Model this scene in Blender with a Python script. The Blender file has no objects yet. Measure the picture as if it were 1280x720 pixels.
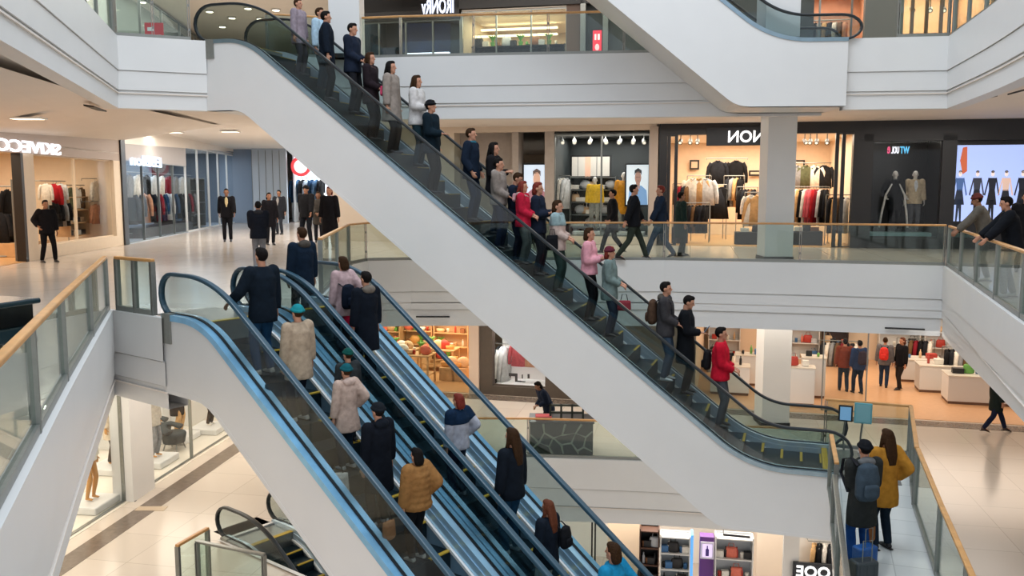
import bpy, bmesh, math, random
from mathutils import Vector, Matrix
R = math.radians
rnd = random.Random(7)
SC = bpy.context.scene
COL = SC.collection

# ------------------------------------------------------------------ camera, world, exposure
F_PX = 1100.0
TH = math.atan(125 / 1100.0)
EYE = 1.75
cam_d = bpy.data.cameras.new('camera')
cam_d.sensor_width = 36.0
cam_d.lens = F_PX / 1280 * 36.0
cam_d.clip_end = 300
cam = bpy.data.objects.new('camera', cam_d)
cam.location = (0, 0, EYE)
cam.rotation_euler = (R(90) - TH, 0, 0)
COL.objects.link(cam)
SC.camera = cam
SC.view_settings.view_transform = 'Standard'
SC.view_settings.look = 'None'
SC.view_settings.gamma = 1
SC.view_settings.use_curve_mapping = False
SC.view_settings.exposure = 0.0
SC.cycles.max_bounces = 7
SC.cycles.diffuse_bounces = 3
SC.cycles.glossy_bounces = 3
SC.cycles.transparent_max_bounces = 24
SC.cycles.transmission_bounces = 4
SC.cycles.sample_clamp_indirect = 4.0
SC.cycles.caustics_reflective = False
SC.cycles.caustics_refractive = False
world = bpy.data.worlds.new('daylight_and_fill')
SC.world = world
world.use_nodes = True
wn = world.node_tree.nodes
wt = world.node_tree          # cool sky tone from above; warm lower half added as fill from below
_tc = wn.new('ShaderNodeTexCoord'); _sp = wn.new('ShaderNodeSeparateXYZ'); _rp = wn.new('ShaderNodeValToRGB')
_mr = wn.new('ShaderNodeMapRange'); _mr.inputs['From Min'].default_value = -1; _mr.inputs['From Max'].default_value = 1
wt.links.new(_tc.outputs['Generated'], _sp.inputs[0]); wt.links.new(_sp.outputs['Z'], _mr.inputs['Value']); wt.links.new(_mr.outputs[0], _rp.inputs['Fac'])
_rp.color_ramp.elements[0].position = .30; _rp.color_ramp.elements[0].color = (1.0, .84, .72, 1)
_rp.color_ramp.elements[1].position = .62; _rp.color_ramp.elements[1].color = (.60, .70, .83, 1)
wt.links.new(_rp.outputs['Color'], wn['Background'].inputs[0])
wn['Background'].inputs[1].default_value = 1.28

def area(loc, sx, sy, power, col=(1, .93, .82), rot=(0, 0, 0)):
    d = bpy.data.lights.new('ceiling_or_fill_lamp', 'AREA')
    d.shape = 'RECTANGLE'; d.size = sx; d.size_y = sy; d.energy = power; d.color = col
    o = bpy.data.objects.new('ceiling_or_fill_lamp', d); o.location = loc; o.rotation_euler = rot
    COL.objects.link(o); return o
WARM = (1, .91, .80); NEUT = (1, .95, .88); COOL = (.78, .88, 1)
area((0, 10, 20), 13, 14, 3100, (.90, .95, 1))                 # skylight over the atrium
area((-8.6, 31, 3.55), 6, 12, 627, NEUT)
area((1, 24.6, 3.55), 12, 2.2, 228, NEUT)
area((11.5, 19, 3.55), 3, 9, 209, NEUT)
area((-6.8, 16, -1.35), 1.6, 9, 142, WARM)
area((-4.2, 23, -1.45), 6, 3, 171, WARM)
area((4.5, 24, -1.45), 9, 2.5, 266, WARM)
area((11, 19, -1.45), 4, 8, 70, WARM)
area((-8.6, 31, 8.05), 8, 12, 494, NEUT)
area((3, 25, 8.05), 14, 3, 380, NEUT)
area((11.5, 19, 8.05), 3, 8, 171, NEUT)

# ------------------------------------------------------------------ where a pixel of the photograph stands in the mall
cT, sT = math.cos(TH), math.sin(TH)
def ray(px, py):
    x = px - 640.0; u = 360.0 - py
    return (x, F_PX * cT + u * sT, u * cT - F_PX * sT)
def P(px, py, z):
    r = ray(px, py); t = (z - EYE) / r[2]
    return (r[0] * t, r[1] * t)

class Frame:
    """a vertical plane in plan: s runs along it, d is the depth behind it"""
    def __init__(self, A, B):
        self.A = A; L = math.hypot(B[0] - A[0], B[1] - A[1])
        self.u = ((B[0] - A[0]) / L, (B[1] - A[1]) / L); self.L = L
        self.n = (-self.u[1], self.u[0]); self.rot = math.atan2(self.u[1], self.u[0])
    def pt(self, s, d=0.0, z=0.0):
        return Vector((self.A[0] + self.u[0] * s + self.n[0] * d, self.A[1] + self.u[1] * s + self.n[1] * d, z))
    def at(self, px, py, d=0.0):
        a = self.pt(0, d); r = ray(px, py); u = self.u
        den = -r[0] * u[1] + r[1] * u[0]
        t = (-a.x * u[1] + a.y * u[0]) / den
        return ((r[0] * t - a.x) * u[0] + (r[1] * t - a.y) * u[1], EYE + r[2] * t)

# ------------------------------------------------------------------ materials
def hx(h):
    h = h.lstrip('#'); v = [int(h[i:i + 2], 16) / 255 for i in (0, 2, 4)]
    return tuple(c / 12.92 if c <= .04045 else ((c + .055) / 1.055) ** 2.4 for c in v) + (1,)
MATS = {}
def mat(name, col, rough=.5, metal=0.0, noise=0.0, nscale=8.0, bump=0.0, emit=0.0, spec=None, coat=0.0):
    if name in MATS: return MATS[name]
    m = bpy.data.materials.new(name); m.use_nodes = True
    nt = m.node_tree; b = nt.nodes['Principled BSDF']
    c = hx(col) if isinstance(col, str) else tuple(col) + (1,)
    b.inputs['Base Color'].default_value = c
    b.inputs['Roughness'].default_value = rough; b.inputs['Metallic'].default_value = metal
    if coat: b.inputs['Coat Weight'].default_value = coat
    if spec is not None: b.inputs['Specular IOR Level'].default_value = spec
    if emit:
        b.inputs['Emission Color'].default_value = c; b.inputs['Emission Strength'].default_value = emit
    if noise or bump:
        tc = nt.nodes.new('ShaderNodeTexCoord'); n = nt.nodes.new('ShaderNodeTexNoise')
        n.inputs['Scale'].default_value = nscale; n.inputs['Detail'].default_value = 3
        nt.links.new(tc.outputs['Object'], n.inputs['Vector'])
        if noise:
            r = nt.nodes.new('ShaderNodeValToRGB')
            r.color_ramp.elements[0].position = .3; r.color_ramp.elements[1].position = .7
            r.color_ramp.elements[0].color = tuple(x * (1 - noise) for x in c[:3]) + (1,)
            r.color_ramp.elements[1].color = tuple(min(1, x * (1 + noise)) for x in c[:3]) + (1,)
            nt.links.new(n.outputs['Fac'], r.inputs['Fac']); nt.links.new(r.outputs['Color'], b.inputs['Base Color'])
        if bump:
            bp = nt.nodes.new('ShaderNodeBump'); bp.inputs['Strength'].default_value = bump; bp.inputs['Distance'].default_value = .02
            nt.links.new(n.outputs['Fac'], bp.inputs['Height']); nt.links.new(bp.outputs['Normal'], b.inputs['Normal'])
    MATS[name] = m; return m
def glass(name, tint=(.86, .93, .91), refl=.12):
    if name in MATS: return MATS[name]
    m = bpy.data.materials.new(name); m.use_nodes = True; nt = m.node_tree; nt.nodes.clear()
    o = nt.nodes.new('ShaderNodeOutputMaterial'); mx = nt.nodes.new('ShaderNodeMixShader')
    t = nt.nodes.new('ShaderNodeBsdfTransparent'); g = nt.nodes.new('ShaderNodeBsdfGlossy'); f = nt.nodes.new('ShaderNodeLayerWeight')
    t.inputs[0].default_value = tuple(tint) + (1,); g.inputs['Roughness'].default_value = .02
    f.inputs['Blend'].default_value = .5
    p = nt.nodes.new('ShaderNodeMath'); p.operation = 'POWER'; p.inputs[1].default_value = 4.0
    q = nt.nodes.new('ShaderNodeMath'); q.operation = 'MULTIPLY_ADD'; q.inputs[1].default_value = .6 * min(1, refl * 8); q.inputs[2].default_value = refl * .35
    nt.links.new(f.outputs['Facing'], p.inputs[0]); nt.links.new(p.outputs[0], q.inputs[0])
    nt.links.new(q.outputs[0], mx.inputs[0]); nt.links.new(t.outputs[0], mx.inputs[1]); nt.links.new(g.outputs[0], mx.inputs[2])
    nt.links.new(mx.outputs[0], o.inputs[0]); MATS[name] = m; return m
def tile(name, c1, c2, joint, w, rough=.15, rot=0.0, ms=.006):
    if name in MATS: return MATS[name]
    m = bpy.data.materials.new(name); m.use_nodes = True; nt = m.node_tree; b = nt.nodes['Principled BSDF']
    tc = nt.nodes.new('ShaderNodeTexCoord'); mp = nt.nodes.new('ShaderNodeMapping'); br = nt.nodes.new('ShaderNodeTexBrick')
    mp.inputs['Rotation'].default_value = (0, 0, rot)
    br.offset = 0.0; br.inputs['Color1'].default_value = hx(c1); br.inputs['Color2'].default_value = hx(c2)
    br.inputs['Mortar'].default_value = hx(joint); br.inputs['Scale'].default_value = 1.0
    br.inputs['Mortar Size'].default_value = ms; br.inputs['Brick Width'].default_value = w; br.inputs['Row Height'].default_value = w
    nt.links.new(tc.outputs['Object'], mp.inputs['Vector']); nt.links.new(mp.outputs['Vector'], br.inputs['Vector'])
    nt.links.new(br.outputs['Color'], b.inputs['Base Color']); b.inputs['Roughness'].default_value = rough
    MATS[name] = m; return m
def cloth(col, rough=.85):
    return mat('fabric_' + col.strip('#'), col, .9, noise=.16, nscale=14, bump=.5, spec=.12)
def plain(col, rough=.45, metal=0.0):
    return mat('paint_%s_%d' % (col.strip('#'), int(metal * 10)), col, rough, metal)
def glow(col, e):
    return mat('light_%s_%d' % (col.strip('#'), int(e * 10)), col, .5, emit=e)

M_WHITE = mat('white_painted_cladding', '#dcdcda', .42, noise=.015, nscale=1.5)
M_CREAM = mat('cream_plaster', '#dccbb8', .6, noise=.03, nscale=1.2)
M_CEIL = mat('cream_ceiling', '#e6ddd3', .7, noise=.02, nscale=1)
M_STEEL = mat('brushed_steel', '#8d908d', .32, .85, noise=.08, nscale=30)
M_POST = mat('grey_steel_post', '#8b8c86', .4, .5, noise=.06, nscale=20)
M_WOOD = mat('varnished_beech_rail', '#c79358', .38, noise=.14, nscale=6)
M_GLASS = glass('rail_glass', (.83, .90, .875), .12)
M_SGLASS = glass('shop_glass', (.94, .955, .955), .035)
M_EGLASS = glass('escalator_glass', (.74, .80, .80), .10)
M_RUBBER = mat('black_rubber', '#1b2226', .35)
M_DARK = mat('dark_metal', '#1d1d1f', .4, .3)
M_TREAD = mat('ribbed_step_metal', '#16272f', .4, .55, noise=.25, nscale=40)
M_YEL = mat('yellow_step_edge', '#b89a2c', .5)
M_DECKA = mat('sky_tinted_steel_decking', '#8abfe2', .30, .5, noise=.10, nscale=5)  # steel; the blue of the reflected sky is put into its base colour
M_DECKB = mat('pale_steel_decking', '#93a9b6', .30, .8, noise=.10, nscale=5)
M_INNER = mat('sky_tinted_inner_panel', '#aed4ec', .25, .45, noise=.08, nscale=3)  # metal panel tinted pale blue to carry the sky reflection
M_SHEEN = mat('sheen_white_skirt_strip', '#f2f2ee', .3)  # white base colour stands in for bright reflections on aluminium
M_BLACK = mat('black_cladding', '#161415', .35, noise=.1, nscale=2)
M_FLOOR = tile('cream_marble_tiles', '#cfc4b8', '#c8bdb1', '#b3a89c', 1.2, .16, .2, .008)
M_FLOORG = tile('pale_grey_tiles', '#cfd2d0', '#c6cac9', '#aeb2b1', .6, .15, .33, .008)
M_BAND = mat('brown_granite_band', '#6d6157', .2, noise=.15, nscale=12)
M_SHOPF = mat('warm_shop_floor', '#c99a66', .3, noise=.06, nscale=2)
M_SHOPW = mat('shop_floor_white', '#e3dccf', .2, noise=.03, nscale=2)

# ------------------------------------------------------------------ mesh building
class MB:
    def __init__(s): s.v = []; s.f = []
    def add(s, vs, fs):
        n = len(s.v); s.v += [tuple(v) for v in vs]; s.f += [tuple(n + i for i in f) for f in fs]; return s
    def box(s, x0, x1, y0, y1, z0, z1):
        return s.add([(x0, y0, z0), (x1, y0, z0), (x1, y1, z0), (x0, y1, z0), (x0, y0, z1), (x1, y0, z1), (x1, y1, z1), (x0, y1, z1)],
                     [(0, 3, 2, 1), (4, 5, 6, 7), (0, 1, 5, 4), (1, 2, 6, 5), (2, 3, 7, 6), (3, 0, 4, 7)])
    def tube(s, pts, rad, n=8, side=(1, 0, 0), cap=True):
        pts = [Vector(p) for p in pts]; m = len(pts); side = Vector(side)
        if not isinstance(rad, (list, tuple)) or (isinstance(rad, tuple)): rad = [rad] * m
        vs = []
        for i, p in enumerate(pts):
            t = (pts[min(i + 1, m - 1)] - pts[max(i - 1, 0)]).normalized()
            b = side - t * side.dot(t)
            if b.length < 1e-3: b = Vector((0, 1, 0)) - t * t.y
            if b.length < 1e-3: b = Vector((0, 0, 1)) - t * t.z
            b.normalize(); c = t.cross(b)
            r = rad[i]; rx, ry = r if isinstance(r, tuple) else (r, r)
            for k in range(n):
                a = 2 * math.pi * k / n
                vs.append(p + b * (rx * math.cos(a)) + c * (ry * math.sin(a)))
        fs = [(i * n + k, i * n + (k + 1) % n, (i + 1) * n + (k + 1) % n, (i + 1) * n + k) for i in range(m - 1) for k in range(n)]
        if cap: fs += [tuple(range(n - 1, -1, -1)), tuple((m - 1) * n + k for k in range(n))]
        return s.add(vs, fs)
    def ell(s, c, r, n=12, m=8, rot=None):
        vs = [(0, 0, 1)]; fs = []
        for i in range(1, m):
            a = math.pi * i / m
            for k in range(n):
                b = 2 * math.pi * k / n; vs.append((math.sin(a) * math.cos(b), math.sin(a) * math.sin(b), math.cos(a)))
        vs.append((0, 0, -1)); L = len(vs) - 1
        for k in range(n): fs.append((0, 1 + k, 1 + (k + 1) % n))
        for i in range(m - 2):
            for k in range(n):
                a = 1 + i * n + k; b = 1 + i * n + (k + 1) % n; fs.append((a, a + n, b + n, b))
        for k in range(n): fs.append((1 + (m - 2) * n + k, L, 1 + (m - 2) * n + (k + 1) % n))
        out = []
        for v in vs:
            q = Vector((v[0] * r[0], v[1] * r[1], v[2] * r[2]))
            if rot: q = rot @ q
            out.append(q + Vector(c))
        return s.add(out, fs)
    def prism(s, poly, z0, z1):
        n = len(poly)
        vs = [(x, y, z0) for x, y in poly] + [(x, y, z1) for x, y in poly]
        return s.add(vs, [tuple(range(n - 1, -1, -1)), tuple(range(n, 2 * n))] + [(i, (i + 1) % n, n + (i + 1) % n, n + i) for i in range(n)])
    def plate(s, poly, y0, y1):
        """outline in x,z given a thickness along y"""
        n = len(poly)
        vs = [(x, y0, z) for x, z in poly] + [(x, y1, z) for x, z in poly]
        return s.add(vs, [tuple(range(n)), tuple(range(2 * n - 1, n - 1, -1))] + [(i, n + i, n + (i + 1) % n, (i + 1) % n) for i in range(n)])
    def sweep(s, path, sec):
        """rectangle section (y0,y1,dz0,dz1) swept along x,z path, offset along the path normal"""
        y0, y1, a, b = sec; m = len(path); vs = []
        for i in range(m):
            x0, z0 = path[max(i - 1, 0)]; x1, z1 = path[min(i + 1, m - 1)]
            L = math.hypot(x1 - x0, z1 - z0) or 1; nx, nz = -(z1 - z0) / L, (x1 - x0) / L
            x, z = path[i]
            vs += [(x + nx * a, y0, z + nz * a), (x + nx * a, y1, z + nz * a), (x + nx * b, y1, z + nz * b), (x + nx * b, y0, z + nz * b)]
        fs = [(4 * i + k, 4 * i + 4 + k, 4 * i + 4 + (k + 1) % 4, 4 * i + (k + 1) % 4) for i in range(m - 1) for k in range(4)]
        fs += [(0, 1, 2, 3), (4 * m - 1, 4 * m - 2, 4 * m - 3, 4 * m - 4)]
        return s.add(vs, fs)
    def mesh(s, name):
        me = bpy.data.meshes.new(name); me.from_pydata(s.v, [], s.f); me.update(); return me
def obj(name, mb, m, parent=None, smooth=False, fix=True):
    me = mb.mesh(name) if isinstance(mb, MB) else mb
    if isinstance(mb, MB) and fix:
        bm = bmesh.new(); bm.from_mesh(me); bmesh.ops.recalc_face_normals(bm, faces=bm.faces); bm.to_mesh(me); bm.free()
    if m is not None and not me.materials: me.materials.append(m)
    if smooth: me.polygons.foreach_set('use_smooth', [True] * len(me.polygons))
    o = bpy.data.objects.new(name, me); COL.objects.link(o)
    if parent is not None: o.parent = parent
    return o
def tag(o, label, cat, group=None):
    o['label'] = label; o['category'] = cat
    if group: o['group'] = group
    return o
def thing(name, label, cat, loc=(0, 0, 0), rz=0.0, group=None, sc=1.0):
    o = bpy.data.objects.new(name, None); COL.objects.link(o); o.empty_display_size = .2
    o.location = loc; o.rotation_euler = (0, 0, rz); o.scale = (sc, sc, sc)
    return tag(o, label, cat, group)
def struct(name, mb, m, smooth=False):
    o = obj(name, mb, m, None, smooth); o['kind'] = 'structure'; return o
def dup(root, loc, rz, label, group=None, sc=None):
    r = root.copy(); COL.objects.link(r); r.location = loc; r.rotation_euler = (0, 0, rz); r['label'] = label
    if group: r['group'] = group
    if sc: r.scale = (sc, sc, sc)
    for ch in list(root.children):
        c = ch.copy(); COL.objects.link(c); c.parent = r
        for g in list(ch.children):
            d = g.copy(); COL.objects.link(d); d.parent = c
    return r
def bevel(o, w=.01, seg=2):
    b = o.modifiers.new('soft_edge', 'BEVEL'); b.width = w; b.segments = seg; b.limit_method = 'ANGLE'; return o
def text_mesh(body, size, depth, mirror=True):
    c = bpy.data.curves.new('lettering', 'FONT'); c.body = body; c.size = size; c.extrude = depth; c.align_x = 'CENTER'; c.align_y = 'CENTER'
    c.offset = size * .018; c.resolution_u = 3
    t = bpy.data.objects.new('lettering', c); COL.objects.link(t)
    bpy.context.view_layer.update()
    me = bpy.data.meshes.new_from_object(t.evaluated_get(bpy.context.evaluated_depsgraph_get()))
    bpy.data.objects.remove(t)
    for v in me.vertices:   # stand the text up in the x,z plane, facing -y; the photograph shows the shop names mirrored
        x, y, z = v.co; v.co = (-x if mirror else x, -z, y)
    me.materials.clear(); return me
M_INNERB = mat('pale_grey_inner_panel', '#c4d6e2', .25, .5, noise=.06, nscale=3)
M_RAILA = mat('dark_blue_handrail', '#264656', .35)
# ------------------------------------------------------------------ the building: floors, edges, walls
def fillet(pts, rads, n=14):
    out = [pts[0]]
    for i in range(1, len(pts) - 1):
        p = Vector(pts[i]); a = (Vector(pts[i - 1]) - p); b = (Vector(pts[i + 1]) - p); r = min(rads[i - 1], a.length * .49, b.length * .49)
        q0 = p + a.normalized() * r; q1 = p + b.normalized() * r
        for k in range(n + 1):
            t = k / n; q = q0 * (1 - t) ** 2 + p * 2 * t * (1 - t) + q1 * t * t; out.append((q.x, q.y))
    out.append(pts[-1]); return out
def edge_sweep(path, prof, taper=None, zref=0.0):
    """profile (inset, z) swept along a plan path; inset is measured to the left of the path"""
    mb = MB(); m = len(path); k = len(prof); vs = []
    nrm = []
    for i in range(m):
        ds = []
        for a, b in ((i - 1, i), (i, i + 1)):
            if a >= 0 and b < m:
                v = Vector(path[b]) - Vector(path[a]); v.normalize(); ds.append(Vector((-v.y, v.x)))
        n = sum(ds, Vector((0, 0))); n.normalize(); n = n / max(.35, n.dot(ds[0])); nrm.append(n)
    for i in range(m):
        for o, z in prof:
            if taper: z = zref + (z - zref) * taper[i]
            vs.append((path[i][0] + nrm[i].x * o, path[i][1] + nrm[i].y * o, z))
    fs = [(i * k + j, (i + 1) * k + j, (i + 1) * k + j + 1, i * k + j + 1) for i in range(m - 1) for j in range(k - 1)]
    return mb.add(vs, fs)
def fascia(n, path, z, h, m=M_WHITE, lip=.3, taper=None):
    """white stepped balcony edge"""
    a = h * .46; b = h * .74; g = .015
    prof = [(.06, z + .03), (-.02, z + .03), (-.02, z - a), (.02, z - a), (.02, z - a - g), (.0, z - a - g), (.0, z - b), (.05, z - b), (.05, z - b - g), (.03, z - b - g), (.03, z - h), (.32, z - h), (.32, z - h + lip)]
    return struct('trim_%d' % n, edge_sweep(path, prof, taper, z), m)
L3L = fillet([(-3.9, 4.0), (-7.2, 15.4), (-8.04, 18.33)], [2.5]) + [(-6.46, 19.02)]
L3F = [(-5.84, 20.92), (-4.03, 21.59), (-2.65, 21.32), (2.57, 20.7), (7.0, 20.2)]
L3R = [(6.92, 18.72), (8.93, 18.42)] + fillet([(8.93, 18.42), (8.01, 14.81), (4.6, 4.0)], [1.5])[1:]
L2L = fillet([(-1.9, 2.4), (-2.65, 4.39), (-3.95, 7.76), (-5.68, 12.38)], [.5, 1.2]) + [(-4.65, 11.6)]
L2F = [(-3.0, 13.64), (-3.63, 19.9), (-3.41, 20.77), (-2.43, 21.0), (3.64, 21.0), (6.67, 20.33), (9.61, 19.5)]
L2R = [(9.61, 19.5), (6.72, 11.62), (3.7, 3.2)]
L1L = [(-7.4, 8.0), (-5.35, 13.05), (-3.65, 12.75), (-3.15, 13.95), (-5.40, 15.77), (-4.58, 16.78)]
L1F = [(-3.6, 17.6), (-2.7, 20.9), (.39, 20.85), (3.17, 20.53), (7.5, 19.8), (7.5, 17.4), (6.3, 11.5), (4.4, 4.0)]
def rev(p): return list(reversed(p))
def slab(name, poly, z, th, m_top, m_bot):
    o = struct(name, MB().prism(poly, z - .02, z), m_top)
    struct(name.replace('floor', 'ceiling'), MB().prism(poly, z - th, z - th + .02), m_bot); return o
far3 = [(28, 4), (28, 52), (-28, 52), (-28, 4)]
slab('floor_third', rev(rev(L3L + L3F + L3R)) + far3, 4.8, 1.12, M_FLOOR, M_CEIL)
slab('floor_second', L2L + L2F + L2R[1:] + [(28, 3.2), (28, 52), (-28, 52), (-28, 2.4)], 0.0, 1.0, M_FLOOR, M_CEIL)
slab('floor_first', L1L + L1F + [(28, 4), (28, 52), (-28, 52), (-28, 8)], -4.8, 1.2, M_FLOOR, M_CEIL)
struct('floor_ground', MB().box(-28, 28, 3, 52, -9.66, -9.6), M_FLOOR)
struct('ceiling_top', MB().prism([(-28, 4), (-4.2, 4), (-8.2, 15.4), (-8.6, 18.6), (-5.84, 22), (9.2, 20.6), (9.4, 18.4), (8.4, 14.8), (4.8, 4), (28, 4), (28, 52), (-28, 52)], 8.15, 8.3), M_CEIL)
fascia(1, rev(L3L)[::-1], 4.8, 1.42); fascia(2, L3F, 4.8, 1.42); fascia(3, L3R, 4.8, 1.42)
fascia(4, L2L, 0, 1.22, lip=.2); fascia(5, L2F[:3], 0, 1.3, lip=.25); fascia(6, L2F[2:], 0, 1.56, lip=.4); fascia(7, L2R, 0, 1.56, lip=.4, taper=[1.0, .78, .66])
fascia(8, L1L, -4.8, 1.3, lip=.1); fascia(9, L1F, -4.8, 1.56, lip=.3)
# the far ends and sides of the building
FL1 = Frame((-10.9, 9.82), (-11.96, 27.26)); FL1.A = (-10.9, 9.82)
FL2 = Frame((-11.96, 27.26), (-14.05, 45.15))
FR = Frame((5.38, 26.88), (10.33, 25.8))
F1 = Frame((-4.22, 28.45), (14.21, 23.83))
FS = Frame((-8.98, 10.0), (-6.9, 27.4))
def wbox(fr, s0, s1, d0, d1, z0, z1, mb=None):
    mb = mb or MB(); ps = [fr.pt(s0, d0), fr.pt(s1, d0), fr.pt(s1, d1), fr.pt(s0, d1)]
    return mb.prism([(p.x, p.y) for p in ps], z0, z1)
struct('wall_back', MB().box(-28, 28, 51.8, 52, -9.6, 8.3), M_CREAM)
struct('wall_left', MB().box(-28, -27.8, 2, 52, -9.6, 8.3), M_CREAM)
struct('wall_right', MB().box(27.8, 28, 2, 52, -9.6, 8.3), M_CREAM)

# ------------------------------------------------------------------ glass railings
def railing(pts, z, h, label, sp=1.25, wood=True, group='glass railings round the atrium', skip_last=False, postm=None):
    t = thing('glass_railing', label, 'railing', (pts[0][0], pts[0][1], z), 0, group)
    o = Vector((pts[0][0], pts[0][1], 0)); loc = [Vector((p[0], p[1], 0)) - o for p in pts]
    hr = MB(); br = MB()
    for a, b in zip(loc[:-1], loc[1:]):
        u = (b - a).normalized(); n = Vector((-u.y, u.x, 0))
        for mb, (w, z0, z1) in ((hr, (.035, h - .045, h)), (br, (.03, 0.035, .10))):
            e = u * w * .5
            vs = [a - e - n * w + Vector((0, 0, z0)), b + e - n * w + Vector((0, 0, z0)), b + e + n * w + Vector((0, 0, z0)), a - e + n * w + Vector((0, 0, z0))]
            vs += [v + Vector((0, 0, z1 - z0)) for v in vs]
            mb.add(vs, [(0, 3, 2, 1), (4, 5, 6, 7), (0, 1, 5, 4), (1, 2, 6, 5), (2, 3, 7, 6), (3, 0, 4, 7)])
    bevel(obj('handrail', hr, M_WOOD if wood else M_STEEL, t), .012)
    obj('base_rail', br, M_POST, t)
    for i, (a, b) in enumerate(zip(loc[:-1], loc[1:])):
        L = (b - a).length; k = max(1, round(L / sp)); u = (b - a).normalized(); n = Vector((-u.y, u.x, 0))
        for j in range(k + 1):
            if j == k and i < len(loc) - 2: continue
            p = a + (b - a) * (j / k); mb = MB()
            for e in (-.018, .018):        # twin flat bars with a clamp between
                q = p + u * e
                c = [q - u * .008 - n * .035, q + u * .008 - n * .035, q + u * .008 + n * .035, q - u * .008 + n * .035]
                mb.prism([(v.x, v.y) for v in c], .03, h - .04)
            for zz in (.22, h * .72):
                c = [p - u * .02 - n * .02, p + u * .02 - n * .02, p + u * .02 + n * .02, p - u * .02 + n * .02]
                mb.prism([(v.x, v.y) for v in c], zz, zz + .05)
            obj('post', mb, postm or M_POST, t)
            if j < k:
                q0 = p + u * .03; q1 = a + (b - a) * ((j + 1) / k) - u * .03
                c = [q0 - n * .006, q1 - n * .006, q1 + n * .006, q0 + n * .006]
                obj('glass_panel', MB().prism([(v.x, v.y) for v in c], .10, h - .05), M_GLASS, t)
    return t
def inset(path, d):
    out = []
    for i, p in enumerate(path):
        ds = []
        for a, b in ((i - 1, i), (i, i + 1)):
            if a >= 0 and b < len(path):
                v = Vector(path[b]) - Vector(path[a]); v.normalize(); ds.append(Vector((-v.y, v.x)))
        n = sum(ds, Vector((0, 0))).normalized(); out.append((p[0] + n.x * d, p[1] + n.y * d))
    return out
railing(inset([(-2.05, 2.8), (-2.65, 4.39), (-3.95, 7.76), (-4.85, 10.15), (-5.68, 12.38)], .06), 0, .80, 'beech-topped glass railing curving along the near balcony at lower left', sp=1.9)
railing(inset([(-5.6, 12.3), (-4.9, 11.8)], .06), 0, .80, 'short glass railing between the near balcony corner and the left escalator', sp=.45)
railing(inset([(-3.05, 14.3), (-3.63, 19.9), (-3.41, 20.77), (-2.43, 21.0), (3.64, 21.0), (6.67, 20.33), (9.61, 19.5)], .07), 0, .95, 'beech-topped glass railing along the far balcony in front of the clothing shops', sp=3.0)
railing(inset(L2R[:1] + [(6.72, 11.62), (5.0, 6.9)], .07), 0, .93, 'glass railing descending towards the viewer at right, two visitors leaning over it', sp=2.1)
railing(inset([L3L[0], L3L[3], (-7.55, 16.6), (-8.04, 18.33)], .07), 4.8, 1.0, 'upper glass railing at the top left corner of the atrium', sp=1.3)
railing(inset([(-8.04, 18.33), (-6.75, 18.9)], .07), 4.8, 1.0, 'upper glass railing panel left of the long escalator head', sp=.75)
railing(inset([(-5.7, 21.0), (-4.03, 21.59), (-2.65, 21.32), (2.57, 20.7), (4.6, 20.48)], .07), 4.8, 1.0, 'upper beech-topped railing across the white fascia behind the long escalator', sp=2.1)
railing(inset([(7.95, 18.56), (8.93, 18.42)], .07), 4.8, 1.0, 'upper glass railing between the top right escalator foot and the corner', sp=.75)
railing(inset([(8.93, 18.42), (8.0, 14.81), (6.3, 9.2)], .07), 4.8, 1.0, 'upper glass railing leading off at the top right corner', sp=1.2)
railing(inset([(-2.6, 20.9), (.39, 20.85), (3.17, 20.53), (7.2, 19.87)], .07), -4.8, 1.0, 'glass railing with a beech top in front of the patterned kiosk, one floor down', sp=3.0)
railing([(-5.25, 13.26), (-5.02, 13.95)], -4.8, 1.0, 'short beech-topped railing section behind the small lower escalator', sp=.75)
railing([(-5.0, 13.42), (-3.8, 12.92)], -4.8, 1.0, 'steel-topped glass railing below the small lower escalator', sp=1.2, wood=False)

# ------------------------------------------------------------------ escalators
def strip_plate(mb, up, lo, y0, y1):
    """solid plate between an upper and a lower x,z line, both running along x"""
    def zi(l, x):
        for a, b in zip(l[:-1], l[1:]):
            if a[0] - 1e-6 <= x <= b[0] + 1e-6: return a[1] + (b[1] - a[1]) * (x - a[0]) / max(1e-6, b[0] - a[0])
        return l[0][1] if x < l[0][0] else l[-1][1]
    xs = sorted(set([round(q[0], 4) for q in up + lo])); xs = [x for x in xs if x >= min(up[0][0], lo[0][0]) - 1e-4]
    vs = []
    for x in xs: vs += [(x, y0, zi(lo, x)), (x, y1, zi(lo, x)), (x, y1, zi(up, x)), (x, y0, zi(up, x))]
    n = len(xs); fs = [(4 * i + k, 4 * i + 4 + k, 4 * i + 4 + (k + 1) % 4, 4 * i + (k + 1) % 4) for i in range(n - 1) for k in range(4)]
    fs += [(0, 1, 2, 3), (4 * n - 1, 4 * n - 2, 4 * n - 3, 4 * n - 4)]
    return mb.add(vs, fs)
class Esc:
    def __init__(s, o, d, W, deck, rads, hp, slope_pts, drop=.28, pitch=.34):
        s.o = o; s.d = d; s.v = (-d[1], d[0]) if True else None; s.W = W; s.hp = hp; s.drop = drop; s.pitch = pitch
        s.path = fillet(deck, rads); s.low = fillet(slope_pts, [.25, .25], 3)
        s.rot = math.atan2(d[1], d[0])
    def zat(s, x):
        p = s.path
        if x <= p[0][0]: return p[0][1]
        for a, b in zip(p[:-1], p[1:]):
            if a[0] <= x <= b[0]: return a[1] + (b[1] - a[1]) * (x - a[0]) / max(1e-6, b[0] - a[0])
        return p[-1][1]
    def stepz(s, x):
        k = math.floor(x / s.pitch); return s.zat((k + .5) * s.pitch) - s.drop
    def pt(s, x, w, z): return (s.o[0] + s.d[0] * x + s.v[0] * w, s.o[1] + s.d[1] * x + s.v[1] * w, z)
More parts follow.
